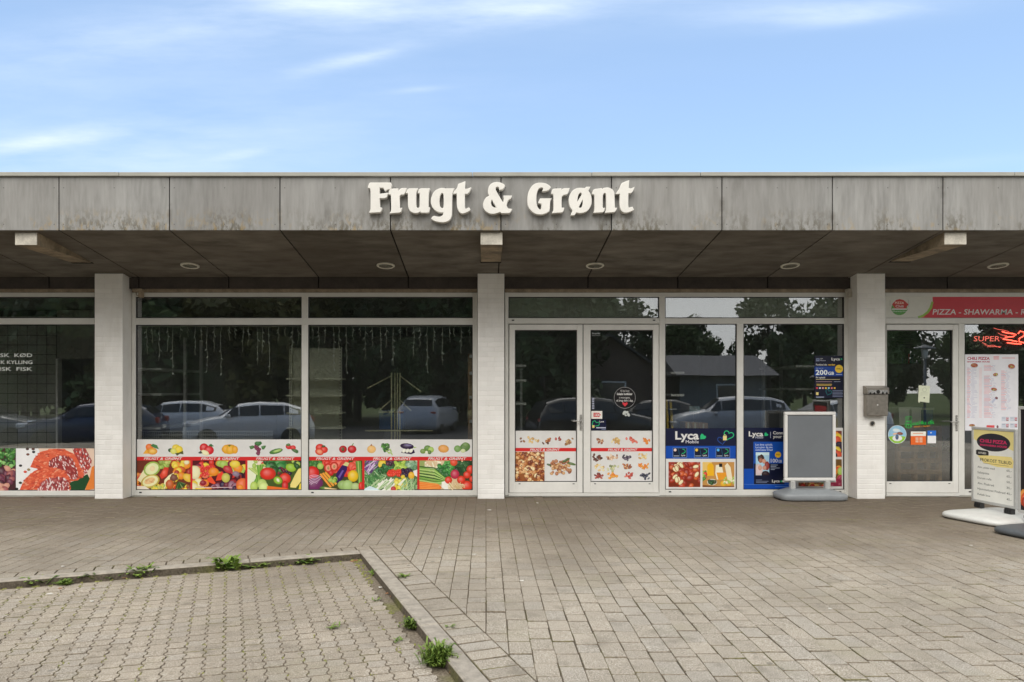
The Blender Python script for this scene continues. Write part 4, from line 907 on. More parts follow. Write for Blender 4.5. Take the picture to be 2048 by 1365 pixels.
for k, x, y in (('nut:i13', 1198, 881), ('nut:b14', 1231, 881), ('nut:d13', 1263, 881), ('nut:e13', 1292, 881), ('nut:f14', 1197, 916), ('nut:i14', 1224, 916), ('nut:g16', 1253, 915), ('nut:b11', 1285, 915), ('nut:b10', 1197, 935), ('nut:h15', 1226, 936), ('nut:l14', 1257, 934), ('nut:e15', 1288, 933), ('nut:j12', 1198, 953), ('nut:e14', 1227, 953), ('nut:d14', 1257, 952), ('nut:k16', 1289, 952)): ico(p, k, x, y)
band(p, 1182, 1305.8, 896.3, 903.2, [(1216, 59)])
poster(p, 'door_poster', 'poster with rows of small nut and dried fruit heaps on the right door leaf', 'poster', 'nut posters on the double door')
# stickers on the right door leaf
p = P(); ccx, ccy = 1249.5, 796
p.blob(ccx, ccy, 21.6, 21.6, 0, c_(150, 150, 150), 0, 28); p.blob(ccx, ccy, 20.8, 20.8, 0, BLK, 0, 28)
for tx, yy, hh, bd in (('Vil du have', 784, 4, .0), ('lokale butikker', 790.5, 4.4, .03), ('i morgen,', 797.5, 4, 0), ('så brug dem i dag.', 803.5, 4.2, .01)): p.text(tx, ccx, yy, hh, WHT, None if bd == 0 and 'm' in tx else {4.4: 31, 4.2: 33}.get(hh, 18), bd, 0, 'C')
hx, hy = ccx + .5, 808.5
p.poly([(hx, hy + 5), (hx - 5, hy), (hx - 5, hy - 2.4), (hx - 3, hy - 3.6), (hx, hy - 1.6), (hx + 3, hy - 3.6), (hx + 5, hy - 2.4), (hx + 5, hy)], c_(215, 60, 70))
poster(p, 'round_sticker', 'round black sticker with white text and a red heart on the door glass', 'sticker')
p = P()
for (a, b, rx, ry, ro) in ((1249, 826, 3.2, 4.4, .5), (1254, 825, 3.4, 2.4, -.6), (1257, 830, 2.8, 4, -.5), (1251.5, 831, 2.2, 2, 0), (1246.5, 828, 1.4, 2, .3)): p.blob(a, b, rx, ry, ro, c_(190, 195, 190), .2)
poster(p, 'paper_scrap', 'torn white sticker remains below the round black sticker', 'sticker')
p = P(); p.rect(1182.5, 822.5, 1204.5, 838, c_(232, 228, 220)); p.poly([(1187, 826), (1199, 826), (1201.5, 830), (1199, 834.5), (1187, 834.5)], c_(200, 40, 45)); p.rect(1188.5, 828, 1193, 829.2, WHT); p.rect(1188.5, 831.4, 1193, 832.6, WHT); p.rect(1193, 828, 1194.2, 832.6, WHT); p.line(1195, 827.5, 1199.5, 833, 1.3, WHT); p.line(1199.5, 827.5, 1195, 833, 1.3, WHT)
poster(p, 'card_sticker', 'small white payment sticker with a red emblem by the door handle', 'sticker')
p = P(); p.rect(1182.3, 839.5, 1212.5, 861.6, NAVY); p.path([(1186, 857), (1184.5, 849), (1186, 843), (1190, 842), (1193, 846), (1197, 844.5), (1199, 848), (1197, 852), (1190, 852.5)], 1.3, GRNT); p.rect(1184.5, 851, 1189, 856, c_(225, 205, 130)); p.text('Lyca', 1199, 845, 3.2, WHT, 9, .02); p.rect(1192.5, 855, 1211.5, 857, c_(190, 195, 215)); p.rect(1203, 858.5, 1211.5, 859.6, c_(130, 140, 170))
poster(p, 'small_sticker', 'small navy sticker with green outline at the bottom corner of the door glass', 'sticker')
p = P()
for k in range(5): p.rect(1184, 797 + k * 4.6, 1188.5, 800 + k * 4.6, c_(165, 170, 185))
poster(p, 'label_strip', 'narrow pale label strip on the door glass above the payment sticker', 'sticker')
p = P(); p.text('Åbningstider', 1183.5, 668.5, 3.2, c_(200, 205, 205), 17, 0, .2); p.text('Velkommen', 1184, 672.5, 2.6, c_(180, 185, 185), 16, 0, .2)
poster(p, 'door_lettering', 'two short lines of white lettering in the top corner of the door glass', 'lettering')
# navy poster with hearts, and nuts and oil poster below
def heart(p, x, y, sx, wd, col, rot=0):
    pts = []
    for k in range(19):
        t_ = -2.6 + 5.6 * k / 18; hx_ = 16 * math.sin(t_) ** 3; hy_ = -(13 * math.cos(t_) - 5 * math.cos(2 * t_) - 2 * math.cos(3 * t_) - math.cos(4 * t_)); hx_, hy_ = hx_ * math.cos(rot) - hy_ * math.sin(rot), hx_ * math.sin(rot) + hy_ * math.cos(rot); pts.append((x + hx_ * sx, y + hy_ * sx))
    p.path(pts, wd, col)
def heartfill(p, x, y, r):
    p.poly([(x - r, y + r), (x - r, y - .3 * r), (x - .6 * r, y - r), (x, y - .95 * r), (x + .35 * r, y - .35 * r), (x + r, y - .2 * r), (x + 1.15 * r, y + .35 * r), (x + .6 * r, y + .9 * r)], GRNT)
p = P(); p.rect(1331.6, 857, 1473.5, 892.3, NAVY); p.rect(1331.6, 892.3, 1473.5, 917.6, BLU)
p.text('Lyca', 1350.5, 879, 15.5, WHT, 47.5, .028); p.text('Mobile', 1371.5, 887, 6, c_(225, 225, 235), 26, .0); heartfill(p, 1406, 873.5, 5.4)
heart(p, 1457, 871, .62, 1.8, GRNT, .35); heart(p, 1444, 881, .55, 1.4, c_(35, 75, 150), -.1); p.rect(1446, 872.5, 1453.5, 881, c_(232, 212, 140)); p.arc(1449.8, 872.5, 2.6, math.pi, 2 * math.pi, 1, c_(232, 212, 140), 6)
for k, (x, cc) in enumerate(((1345.5, c_(230, 205, 195)), (1388.5, c_(240, 190, 70)), (1431.5, c_(80, 170, 225)))):
    p.rect(x, 896, x + 28.5, 915.5, c_(120, 150, 200)); p.rect(x + .7, 896.7, x + 27.8, 914.8, c_(12, 22, 48)); p.blob(x + 4.8, 900.5, 2.9, 2.9, 0, cc, .1, 12); p.line(x + 11, 897, x + 14, 912, 1, c_(30, 90, 120)); p.arc(x + 18, 903, 7, -1.4, 1.6, 1.2, GRNT, 8, 4.5); p.rect(x + 2, 911.8, x + 13, 912.8, c_(190, 200, 215)); p.text('Lyca', x + 17, 912.5, 3, WHT, 8, .02)
poster(p, 'window_poster', 'navy and blue poster with heart outlines and three small cards', 'poster')
p = P(); p.rect(1331.6, 918, 1473.5, 980, WHT); rc = (1337, 924.5, 1400.6, 974.6)
p.clip = rc; p.rect(*rc, c_(120, 45, 25)); p.pile(rc, [c_(170, 55, 30), c_(150, 45, 28), c_(205, 95, 45), c_(190, 70, 40)], 4, 6.5, 60, 1.5, .7); 
for k in range(11): x, y = rnd.uniform(1339, 1399), rnd.uniform(927, 973); ro = rnd.uniform(0, 3); p.blob(x, y, 7, 4.2, ro, c_(180, 100, 55)); p.blob(x, y, 5.8, 3.2, ro, c_(238, 222, 180), .3)
p.clip = None; rc = (1405, 924.5, 1468.6, 974.6); b, q, l, s = frac(p, rc); p.clip = rc; p.rect(*rc, c_(190, 140, 75)); q([(0, 0), (.3, 0), (.2, .5), (0, .6)], c_(225, 190, 110)); q([(.15, .55), (.15, .15), (.2, .05), (.3, .05), (.35, .15), (.36, .55)], c_(232, 175, 30)); q([(.4, .45), (.42, .12), (.6, .1), (.66, .45), (.6, .7), (.45, .7)], c_(235, 225, 200)); q([(.44, .42), (.78, .42), (.7, .7), (.5, .72)], c_(225, 150, 40)); q([(.52, .06), (.62, .06), (.62, .2), (.52, .2)], BLK); q([(.7, .15), (.78, .04), (.88, .2), (.95, .75), (.8, .8)], c_(235, 220, 190)); p.pile(s(0, .4, .15, .75), [LGR, TOM, GRN], 2, 4, 14, jag=.2); b(.3, .8, .16, .1, 0, c_(230, 225, 210)); p.pile(s(.2, .74, .4, .84), [DGR, DPU, c_(60, 70, 40)], 2, 3.2, 14); b(.66, .86, .1, .09, 0, c_(228, 175, 40)); b(.82, .88, .09, .08, 0, c_(220, 160, 30)); q([(0, .92), (.6, .97), (1, .95), (1, 1), (0, 1)], c_(120, 75, 40)); p.pile(s(.65, .62, 1, .85), [CRE, LGR, c_(235, 225, 190)], 2, 3.2, 18); p.clip = None
poster(p, 'window_poster', 'white framed poster with red nuts beside oil bottles', 'poster')
# blue poster with the family photo behind the sandwich board, and the fruit poster at its edge
p = P(); p.rect(1487.6, 856, 1592, 938, NAVY); p.rect(1487.6, 938, 1592, 979.5, BLU)
p.text('Lyca', 1497.5, 873, 9.6, WHT, 29, .028); p.text('Mobile', 1511, 877.5, 4, c_(200, 205, 225), 15.5); heartfill(p, 1532.5, 869, 3.5); p.rect(1540.6, 864, 1541.4, 876.5, c_(190, 195, 215)); p.text('Connect', 1546, 869, 5.8, WHT, 32, .02); p.text('your world', 1546, 876.5, 5.8, WHT, 42, .02)
p.rect(1507, 884, 1569, 970, c_(22, 78, 170)); p.rect(1507.8, 927.5, 1569, 969.2, c_(12, 18, 45))
for k, tx in enumerate(('Let dine opkald,', 'Lyca giver dig den', 'nemmeste frihed')): p.text(tx, 1511, 891.5 + k * 5.2, 3.6, c_(205, 215, 235), 34, .01)
rc = (1511.5, 905, 1538.5, 951); p.clip = rc; p.rect(*rc, c_(165, 205, 225)); p.rect(1511.5, 905, 1538.5, 911, c_(205, 228, 238)); p.blob(1521, 917, 7, 7, 0, c_(60, 40, 35), .3, 14, .2); p.blob(1521.5, 921.5, 4, 5, .2, c_(165, 105, 80), .4); p.blob(1528, 923, 4, 5, -.3, c_(205, 150, 125), .4); p.blob(1534, 932, 5, 9, 0, c_(150, 60, 55), .3); p.blob(1517, 940, 9, 12, 0, c_(215, 195, 195), .2); p.blob(1520, 936, 4, 5, 0, c_(205, 155, 135), .3); p.blob(1529, 936, 4, 4.6, 0, c_(200, 145, 125), .3); p.blob(1531, 949, 8, 7, 0, c_(50, 30, 35), .2); p.clip = None
p.blob(1556, 910, 6.2, 6.2, 0, c_(240, 185, 45), .1, 18); p.text('99kr', 1556, 911.5, 3.4, c_(150, 100, 30), 8, .01, 0, 'C'); p.text('100', 1541.5, 925.5, 7.4, WHT, 14, .01); p.text('GB', 1556.5, 925.5, 5, WHT, 7, .01)
for k in range(4): p.rect(1541.5, 930 + k * 3, 1541.5 + (14, 11, 18, 8)[k], 931 + k * 3, c_(170, 180, 200))
for k in range(3): p.rect(1512, 960 + k * 2.6, 1512 + (12, 25, 22)[k], 960.8 + k * 2.6, c_(130, 140, 170))
p.text('Lyca', 1544, 965, 5, WHT, 15.5, .028); heartfill(p, 1563, 963, 1.8); p.rect(1488, 969, 1592, 969.6, c_(90, 130, 200)); p.rect(1550, 973, 1590, 974.2, c_(90, 130, 200))
poster(p, 'window_poster', 'tall blue phone poster with a family photo, partly behind the sandwich board', 'poster')
p = P(); p.rect(1592.4, 856, 1688.5, 979.5, WHT)
rc = (1597, 862, 1683.5, 914); p.clip = rc; p.rect(*rc, c_(120, 60, 50)); p.pile(rc, [c_(60, 40, 60), ORG, YEL, c_(225, 90, 60), LGR, c_(45, 40, 60)], 6, 10, 44); p.clip = None
rc = (1597, 919, 1683.5, 973); p.clip = rc; p.rect(*rc, c_(110, 80, 40)); p.pile((1597, 919, 1684, 960), [LGR, GRN, ORG, c_(235, 150, 60), TOM], 5, 9, 46); p.pile((1597, 955, 1662, 975), [c_(210, 160, 85), c_(225, 175, 100), BRN, TOM], 4, 6, 40); p.pile((1662, 955, 1684, 975), [c_(140, 35, 65), c_(175, 45, 80)], 5, 7, 12); p.clip = None
poster(p, 'window_poster', 'white poster of mixed fruit seen around the right edge of the sandwich board', 'poster')
# 200GB poster
p = P(); p.rect(1629, 711.8, 1688.3, 796.8, c_(9, 15, 40)); p.rect(1629, 733.5, 1688.3, 752.8, c_(18, 62, 140))
p.text('Lyca', 1663, 721, 5, WHT, 17, .028); heartfill(p, 1683, 718.5, 1.5); p.rect(1632, 717, 1639, 723, c_(120, 130, 160)); p.rect(1633, 719, 1638, 720, c_(9, 15, 40)); p.text('SIM', 1640.5, 719, 2, WHT, 5); p.text('Månedskort', 1640.5, 722.5, 2, c_(190, 195, 215), 11)
p.text('Forbind din', 1632, 731.5, 3.4, WHT, 22, .015); p.text('verden', 1656, 731.5, 3.4, c_(240, 190, 70), 14, .02); p.text('Få op til', 1632, 737.8, 1.8, c_(190, 200, 225), 14)
p.text('200', 1631.2, 750, 9.4, c_(225, 232, 245), 24, .026); p.text('GB', 1656, 750, 5.8, c_(225, 232, 245), 12, .026); p.blob(1678, 738.3, 8, 8.2, 0, c_(240, 195, 60), .1, 20); p.text('199kr', 1678, 739.7, 3.2, c_(60, 45, 20), 11.5, .01, 0, 'C'); p.rect(1672, 749, 1684, 750, c_(190, 200, 225))
p.text('Fri opkald', 1632, 757, 3, WHT, 18, .02); p.rect(1632, 759, 1680, 759.7, c_(225, 210, 150)); p.rect(1632, 763.4, 1664, 764.4, c_(170, 140, 150)); p.rect(1668, 763.4, 1681, 764.2, c_(150, 160, 185)); p.rect(1633, 768.5, 1664, 769.5, c_(225, 190, 90)); p.rect(1633, 771, 1663, 771.8, c_(225, 190, 90))
for k, cc in enumerate((c_(205, 60, 75), c_(215, 215, 215), c_(225, 160, 165), c_(235, 190, 60), c_(160, 205, 225), c_(215, 120, 130), c_(225, 180, 60))): p.blob(1634 + k * 5.9, 776.6, 2.1, 1.9, 0, cc, .1, 8)
p.rect(1632, 785, 1637, 790.6, c_(225, 205, 130)); heart(p, 1657, 785, .38, 1.1, c_(25, 110, 115), .4)
for k in range(5): p.rect(1665, 781.5 + k * 2.9, 1665 + (21, 20, 21, 20, 21)[k], 782.3 + k * 2.9, c_(140, 150, 180))
p.rect(1632, 794, 1648, 795.4, c_(170, 180, 205))
poster(p, 'window_poster', 'small navy poster reading 200GB at the top right of the window', 'poster')
# butcher posters and lettering
p = P(); p.rect(31.8, 897.3, 189, 981.4, c_(232, 236, 240)); S10 = 200 / 2048
def m10(pts): return [(x * S10, 880 + y * S10) for x, y in pts]
def inside(pt, pl):
    r_ = False
    for i in range(len(pl)):
        (xa, ya), (xb, yb) = pl[i - 1], pl[i]
        if (ya > pt[1]) != (yb > pt[1]) and pt[0] < (xb - xa) * (pt[1] - ya) / (yb - ya) + xa: r_ = not r_
    return r_
def cut(pts, base, cols, n, r0, r1, el, ang, hi=.3):
    pl = m10(pts); p.poly(pl, base); xs_, ys_ = [q[0] for q in pl], [q[1] for q in pl]; k = 0
    while k < n:
        x, y = rnd.uniform(min(xs_), max(xs_)), rnd.uniform(min(ys_), max(ys_))
        k += 1
        if inside((x, y), pl): r_ = rnd.uniform(r0, r1); p.blob(x, y, r_ * el, r_, ang + rnd.uniform(-.35, .35), rnd.choice(cols), hi, 7)
p.clip = (31.8, 897.3, 189, 981.4); p.poly(m10([(780, 175), (1950, 175), (1950, 1040), (1400, 1040), (1000, 600)]), c_(225, 200, 180))
OR_ = [c_(232, 120, 85), c_(205, 80, 55), c_(240, 150, 115), c_(215, 95, 65), c_(185, 65, 48), c_(226, 108, 74)]; MT = [c_(150, 50, 50), c_(120, 36, 42), c_(190, 105, 100), c_(228, 200, 198), c_(165, 70, 70), c_(235, 215, 212)]
cut([(1480, 175), (1750, 175), (1810, 300), (1880, 420), (1860, 560), (1700, 760), (1600, 500)], c_(170, 70, 66), MT + [c_(215, 75, 60)], 220, .8, 1.6, 2.2, 1.3)
p.poly(m10([(1880, 560), (1950, 520), (1950, 1000), (1740, 1040), (1840, 760)]), c_(225, 130, 60)); p.poly(m10([(1420, 880), (1620, 800), (1790, 700), (1840, 800), (1730, 1040), (1400, 1040)]), c_(35, 75, 45))
cut([(620, 560), (700, 380), (850, 240), (1100, 185), (1300, 190), (1500, 280), (1580, 380), (1650, 560), (1730, 700), (1600, 830), (1440, 850), (1380, 680), (1000, 560), (800, 600)], c_(218, 98, 68), OR_, 330, 1, 2.2, 2.4, .15)
cut([(1000, 480), (1080, 370), (1300, 320), (1480, 380), (1560, 560), (1600, 720), (1540, 820), (1440, 800), (1330, 620), (1000, 560)], c_(150, 56, 54), MT, 300, .7, 1.4, 2.6, 1.2)
cut([(400, 1040), (460, 900), (560, 760), (700, 640), (900, 560), (1150, 580), (1330, 640), (1420, 780), (1440, 1040)], c_(214, 92, 64), OR_, 330, 1, 2.2, 2.4, -.35)
cut([(760, 1040), (880, 850), (1040, 780), (1300, 770), (1400, 840), (1420, 1040)], c_(165, 75, 76), MT, 260, .7, 1.4, 2.6, 1.4); p.clip = None
for (x, y, cc) in ((420, 530, BLK), (690, 250, BLK), (570, 300, c_(110, 65, 50)), (560, 190, c_(70, 50, 45)), (520, 655, c_(210, 80, 60)), (420, 880, c_(45, 55, 40)), (590, 610, c_(150, 130, 90)), (340, 1005, BLK), (680, 190, c_(90, 55, 45))): p.blob(x * S10, 880 + y * S10, 3.4, 2.5, 0, cc, .3, 9)
poster(p, 'window_poster', 'large poster of raw red beef cuts with peppercorns on white', 'poster')
p = P(); rc = (-114, 897.3, 31.4, 981.4); p.clip = rc; p.rect(*rc, c_(70, 40, 45)); p.pile((-114, 897, 32, 932), [c_(60, 120, 50), c_(100, 160, 80), DGR, c_(140, 190, 110)], 3, 5, 160, jag=.35); p.pile((-114, 932, 32, 982), [c_(110, 55, 75), c_(160, 90, 90), c_(205, 150, 130), c_(80, 40, 55)], 4, 8, 90, jag=.2); p.clip = None
poster(p, 'window_poster', 'poster of green salad and dark meat cut off at the frame edge', 'poster')
LT = c_(200, 205, 200); wl = thing('window_lettering', 'three lines of white capital lettering stuck on the butcher window', 'lettering', (wx(30, PY), PY, wz(745, PY)))
for tx, yy, wd in (('FRISK  KØD', 714.5, 86), ('FRISK KYLLING', 728.5, 86), ('FRISK  FISK', 742, 84)):
    p = P(); p.text(tx, 64.5, yy, 7.0, LT, wd, .012, 0, 'R'); p.build('text_line', wl)
# pizza sign over the door
def signmap(px, py, off): return (wx(px, .02), .0195 - off, wz(py, .02))
p = Print(signmap); p.rect(1772, 593.5, 2600, 636, c_(205, 205, 196)); RD2 = c_(192, 40, 52)
p.poly([(1865, 593.5), (2600, 593.5), (2600, 636), (1835, 636), (1846, 634), (1856, 626), (1862, 615), (1865.5, 604)], RD2)
p.path([(1836, 635.5), (1846, 632), (1855, 625), (1861, 616), (1865, 604)], 4.5, c_(140, 178, 70)); p.poly([(1860, 614), (1866.5, 604), (1864, 617), (1855, 629)], c_(140, 178, 70))
p.text('PIZZA - SHAWARMA - RESTAURANT', 1865, 629.5, 10.4, WHT, 246 * 1.16, .012, .12)
p.blob(1798.5, 617, 16, 14, 0, c_(105, 150, 70), .2, 18); p.poly([(1784, 609), (1792, 600.5), (1799, 598.6), (1807, 600.5), (1817, 609), (1811, 618), (1802, 620), (1790, 617)], c_(185, 50, 42)); p.poly([(1782, 620.5), (1816, 619.5), (1810, 626), (1799, 630.5), (1788, 627)], c_(85, 150, 70)); p.poly([(1784, 617.5), (1814, 617.5), (1814, 620), (1784, 620)], WHT)
p.text('PIZZA', 1790, 608.3, 4.2, c_(240, 225, 205), 18, .01); p.text('Chili', 1791, 615.3, 4.6, WHT, 16, .01); p.text('Shawarma', 1785, 624.4, 2.6, WHT, 29); p.line(1780, 601, 1780, 612, .5, c_(120, 120, 110)); p.line(1817, 600, 1817, 614, .5, c_(120, 120, 110))
poster(p, 'shop_sign', 'red and white sign panel with chilli emblem above the pizza shop door', 'sign')
# stickers on the pizza door
p = P(); p.blob(1794.5, 869.5, 18.4, 18.4, 0, c_(235, 240, 235), 0, 26); p.blob(1794.5, 869.5, 17.8, 17.8, 0, c_(150, 195, 220), .1, 26); p.poly([(1777.5, 874), (1788, 872), (1800, 872), (1811.5, 874), (1808, 881), (1800, 886.5), (1789, 886.5), (1781, 881)], c_(150, 200, 60)); p.blob(1794.5, 877, 10, 6, 0, c_(230, 232, 230), .1); p.blob(1794, 874.5, 3.4, 5.5, 0, c_(80, 100, 130), .3); p.blob(1800, 867.5, 6, 3, .1, c_(140, 75, 50)); p.blob(1790, 868, 4.5, 2, -.2, c_(225, 180, 150)); p.blob(1793, 861, 8, 3.4, .1, c_(215, 228, 235), .2)
poster(p, 'round_sticker', 'round sky blue and green sticker low on the pizza door', 'sticker')
p = P(); p.rect(1821.5, 863.5, 1852, 890, c_(230, 105, 40)); p.rect(1821.5, 863.5, 1852, 872.5, c_(238, 232, 222)); p.rect(1826, 866.5, 1846, 868, c_(225, 150, 110))
for k in range(3): p.rect(1831, 875.5 + k * 3.6, 1837, 878 + k * 3.6, c_(225, 190, 165)); p.rect(1839, 875.5 + k * 3.6, 1845, 878 + k * 3.6, c_(225, 190, 165))
poster(p, 'orange_sticker', 'orange and white sticker beside the round one on the pizza door', 'sticker')
p = P(); p.rect(1855, 861.8, 1872, 887, c_(238, 240, 243)); p.rect(1855, 861.8, 1872, 872, c_(40, 110, 205)); p.blob(1862, 866, 1.6, 1.3, 0, WHT, 0, 8)
poster(p, 'blue_sticker', 'small blue and white sticker nearest the pizza door handle', 'sticker')
p = P(); GG = c_(45, 185, 75); p.path([(1812, 834), (1812, 843), (1823, 842.5), (1823, 834), (1812, 834)], 1.0, GG); p.blob(1816, 838, 1.2, 1, 0, GG, 0, 8); p.arc(1817, 850, 7, 0, 6.28, 1.0, GG, 18, 6.5); p.text('m', 1812.5, 853.5, 8, GG, 9.5, .01); p.text('eal4u.dk', 1825.5, 851, 8, GG, 43, .0, .1, 'L', -.06); p.text('altid i byen', 1828, 855.5, 3, c_(225, 150, 50), 32, .01, .1, 'L', -.07)
poster(p, 'door_lettering', 'green lettering with an orange line under it on the pizza door', 'lettering')
p = P(); p.poly([(1837.5, 771), (1860, 772.5), (1858.6, 806), (1840, 803.5), (1838.5, 807), (1836.2, 803)], c_(215, 220, 195)); p.arc(1849, 780, 4, 0, 6.28, .5, c_(150, 165, 140)); p.blob(1848.5, 796, 1.6, 1.6, 0, c_(110, 115, 95), .1)
for k in range(3): p.rect(1841, 785.5 + k * 2.4, 1856, 786 + k * 2.4, c_(175, 182, 160))
poster(p, 'paper_notice', 'pale green paper notice taped to the middle of the pizza door', 'notice')
# menu poster
p = P(); p.rect(1930, 709.2, 2036.5, 861.6, c_(226, 226, 232)); MR = c_(175, 35, 70); rn = random.Random(3)
p.text('CHILI PIZZA', 1934.5, 720, 5.4, MR, 45, .035); p.text('SHAWARMA HOUSE', 1934.5, 725.3, 2.7, MR, 45, .035)
for k in range(3): p.rect(1987, 713 + k * 2.4, 1998, 714.4 + k * 2.4, c_(225, 150, 155))
p.rect(2004, 716, 2030, 717, c_(215, 110, 120))
for x0, ym, wds in ((1934, 736, (7, 13)), (1968, 731, (16, 8)), (2002, 742, (11, 8))):
    y = ym
    while y < 835:
        if not (x0 == 1968 and 742 < y < 752) and not (x0 == 2002 and 820 < y):
            a = wds[0] * rn.uniform(.6, 1.1); p.rect(x0, y, x0 + a, y + .9, rn.choice((c_(225, 165, 170), c_(215, 140, 150), c_(190, 160, 180)))); p.rect(x0 + a + 2, y, x0 + a + 2 + wds[1] * rn.uniform(.3, 1), y + .9, c_(195, 195, 212))
            if x0 == 1934: p.rect(1958, y, 1964, y + .9, c_(232, 200, 200))
        y += 2.35
for (x, y, a, b_, ro) in ((1948.5, 731, 7.2, 4.2, 0), (2023, 733, 7, 4.8, .1), (1991, 749.5, 5, 3.2, -.2), (1988, 779, 6, 3.2, .1), (1944, 851, 6, 2.4, 0)): p.blob(x, y + 1.6, a + .8, b_ + .4, 0, c_(205, 205, 210), 0, 12); p.blob(x, y, a, b_, ro, c_(170, 85, 60), .4, 12); p.pile((x - a * .5, y - b_ * .5, x + a * .5, y + b_ * .5), [c_(205, 150, 100), c_(150, 40, 40), LGR], .8, 1.4, 8)
p.line(1984, 806, 1991, 797, 4, c_(190, 195, 215)); p.blob(1993, 796.5, 3, 2.4, .6, c_(120, 60, 70))
p.rect(1973, 851, 1989, 856, c_(215, 80, 85)); p.blob(1995, 854, 2, 3, 0, c_(110, 60, 70))
for (x, y) in ((2003, 834), (2020, 834), (2003, 847), (2020, 847)): p.rect(x, y, x + 15, y + 9, c_(200, 205, 215)); p.text('39', x + 9, y + 5.6, 4, c_(205, 50, 60), 5, .02); p.rect(x + 1, y + 2, x + 7, y + 3, c_(140, 150, 170)); p.rect(x + 9.5, y + 6.2, x + 14, y + 8, c_(150, 70, 60))
poster(p, 'menu_poster', 'white food menu poster in red print on the pizza shop window', 'poster', None)

# ------------------------------------------------------------------ neon sign in the pizza window (switched on)
LEDY = .10
def ledmap(px, py, off): return (wx(px, LEDY), LEDY - .012 - off, wz(py, LEDY))
led = thing('led_sign', 'dark sign box with glowing red letters in the pizza shop window', 'sign', (wx(1992, LEDY), LEDY, wz(707, LEDY)))
m = MB(); m.box(wx(1937, LEDY), wx(2300, LEDY), LEDY - .01, LEDY + .03, wz(701, LEDY), wz(652, LEDY), .004); put('sign_box', m, simple('dark_red_box', (.02, .008, .008), .3), led)
M_LED = m_emit('red_led', (1.0, .10, .06), 3.2); M_LED2 = m_emit('dim_red_led', (.9, .16, .12), .9)
def ledtext(st, x, y, h, wd, mat, name, bold=0.0):
    vs, fs = glyphs(st, bold, .05); x0 = min(q[0] for q in vs); x1 = max(q[0] for q in vs); k = wd / (x1 - x0)
    me = bpy.data.meshes.new(name); me.from_pydata([ledmap(x + (q[0] - x0) * k, y - q[1] * h / CAP[0], .004) for q in vs], [], fs); link(name, me, mat, led)
ledtext('SUPER', 1946, 683, 10, 52, M_LED2, 'dim_lettering')
def ledtubes(paths, r, mat, name):
    mm_ = MB()
    for pth in paths: mm_.tube([ledmap(x, y, .012) for x, y in pth], r, 5)
    put(name, mm_, mat, led)
rl = random.Random(5)
ledtubes([[(1985, 657), (1994, 659.5), (2004, 661), (2016, 664)], [(1994, 667), (2002, 671), (2012, 672)], [(1998, 676), (2012, 679), (2026, 683)], [(1966, 690), (1976, 692), (1984, 691), (1998, 696)], [(1962, 686), (1970, 689)], [(1972, 694), (1990, 694), (2000, 694)]], .004, M_LED2, 'light_stroke')
ledtubes([[(2002, 664), (2012, 667), (2024, 668), (2030, 670), (2024, 674), (2008, 675)], [(2004, 679), (2018, 681), (2032, 684)], [(2012, 686), (2026, 688), (2040, 689)], [(2034, 668), (2038, 663), (2046, 665), (2046, 672), (2036, 678), (2036, 684), (2048, 687)], [(2050, 664), (2060, 668), (2050, 676), (2062, 684), (2076, 688)]], .0085, M_LED, 'bright_stroke')

# ------------------------------------------------------------------ things on the pavement
# sandwich board with empty grey panel
sb = thing('sandwich_board', 'blank grey sandwich board in white frame on a rounded grey base', 'sandwich board', (4.57, -.30, 0))
bx0, bx1, bz0, bz1 = wx(1568, -.3), wx(1670.5, -.3), wz(962, -.3), wz(824, -.3)
m = MB(); fw = .046
for r_ in ((bx0, bx1, bz0, bz0 + fw), (bx0, bx1, bz1 - fw, bz1), (bx0, bx0 + fw, bz0 + fw, bz1 - fw), (bx1 - fw, bx1, bz0 + fw, bz1 - fw)): m.box(r_[0], r_[1], -.325, -.275, r_[2], r_[3], .008)
put('frame', m, M_WHITE, sb)
m = MB(); m.box(bx0 + fw, bx1 - fw, -.312, -.288, bz0 + fw, bz1 - fw); put('panel', m, M_PANEL, sb)
m = MB(); g = .005
for r_ in ((bx0 + fw, bx1 - fw, bz0 + fw, bz0 + fw + g), (bx0 + fw, bx1 - fw, bz1 - fw - g, bz1 - fw), (bx0 + fw, bx0 + fw + g, bz0 + fw + g, bz1 - fw - g), (bx1 - fw - g, bx1 - fw, bz0 + fw + g, bz1 - fw - g)): m.box(r_[0], r_[1], -.316, -.3125, r_[2], r_[3])
put('panel_edge', m, M_DARK, sb)
m = MB(); m.box(bx0 - .008, bx1 + .02, -.285, -.262, bz0 - .025, bz0 + .004, .004); put('lower_rail', m, M_ALU, sb)
for px in (1585, 1654.5):
    x = wx(px, -.3); q = MB(); q.box(x - .036, x + .036, -.33, -.26, .12, bz0 - .001, .008); q.box(x - .018, x + .018, -.335, -.3301, .14, bz0 - .01, .001); put('leg', q, M_ALU, sb)
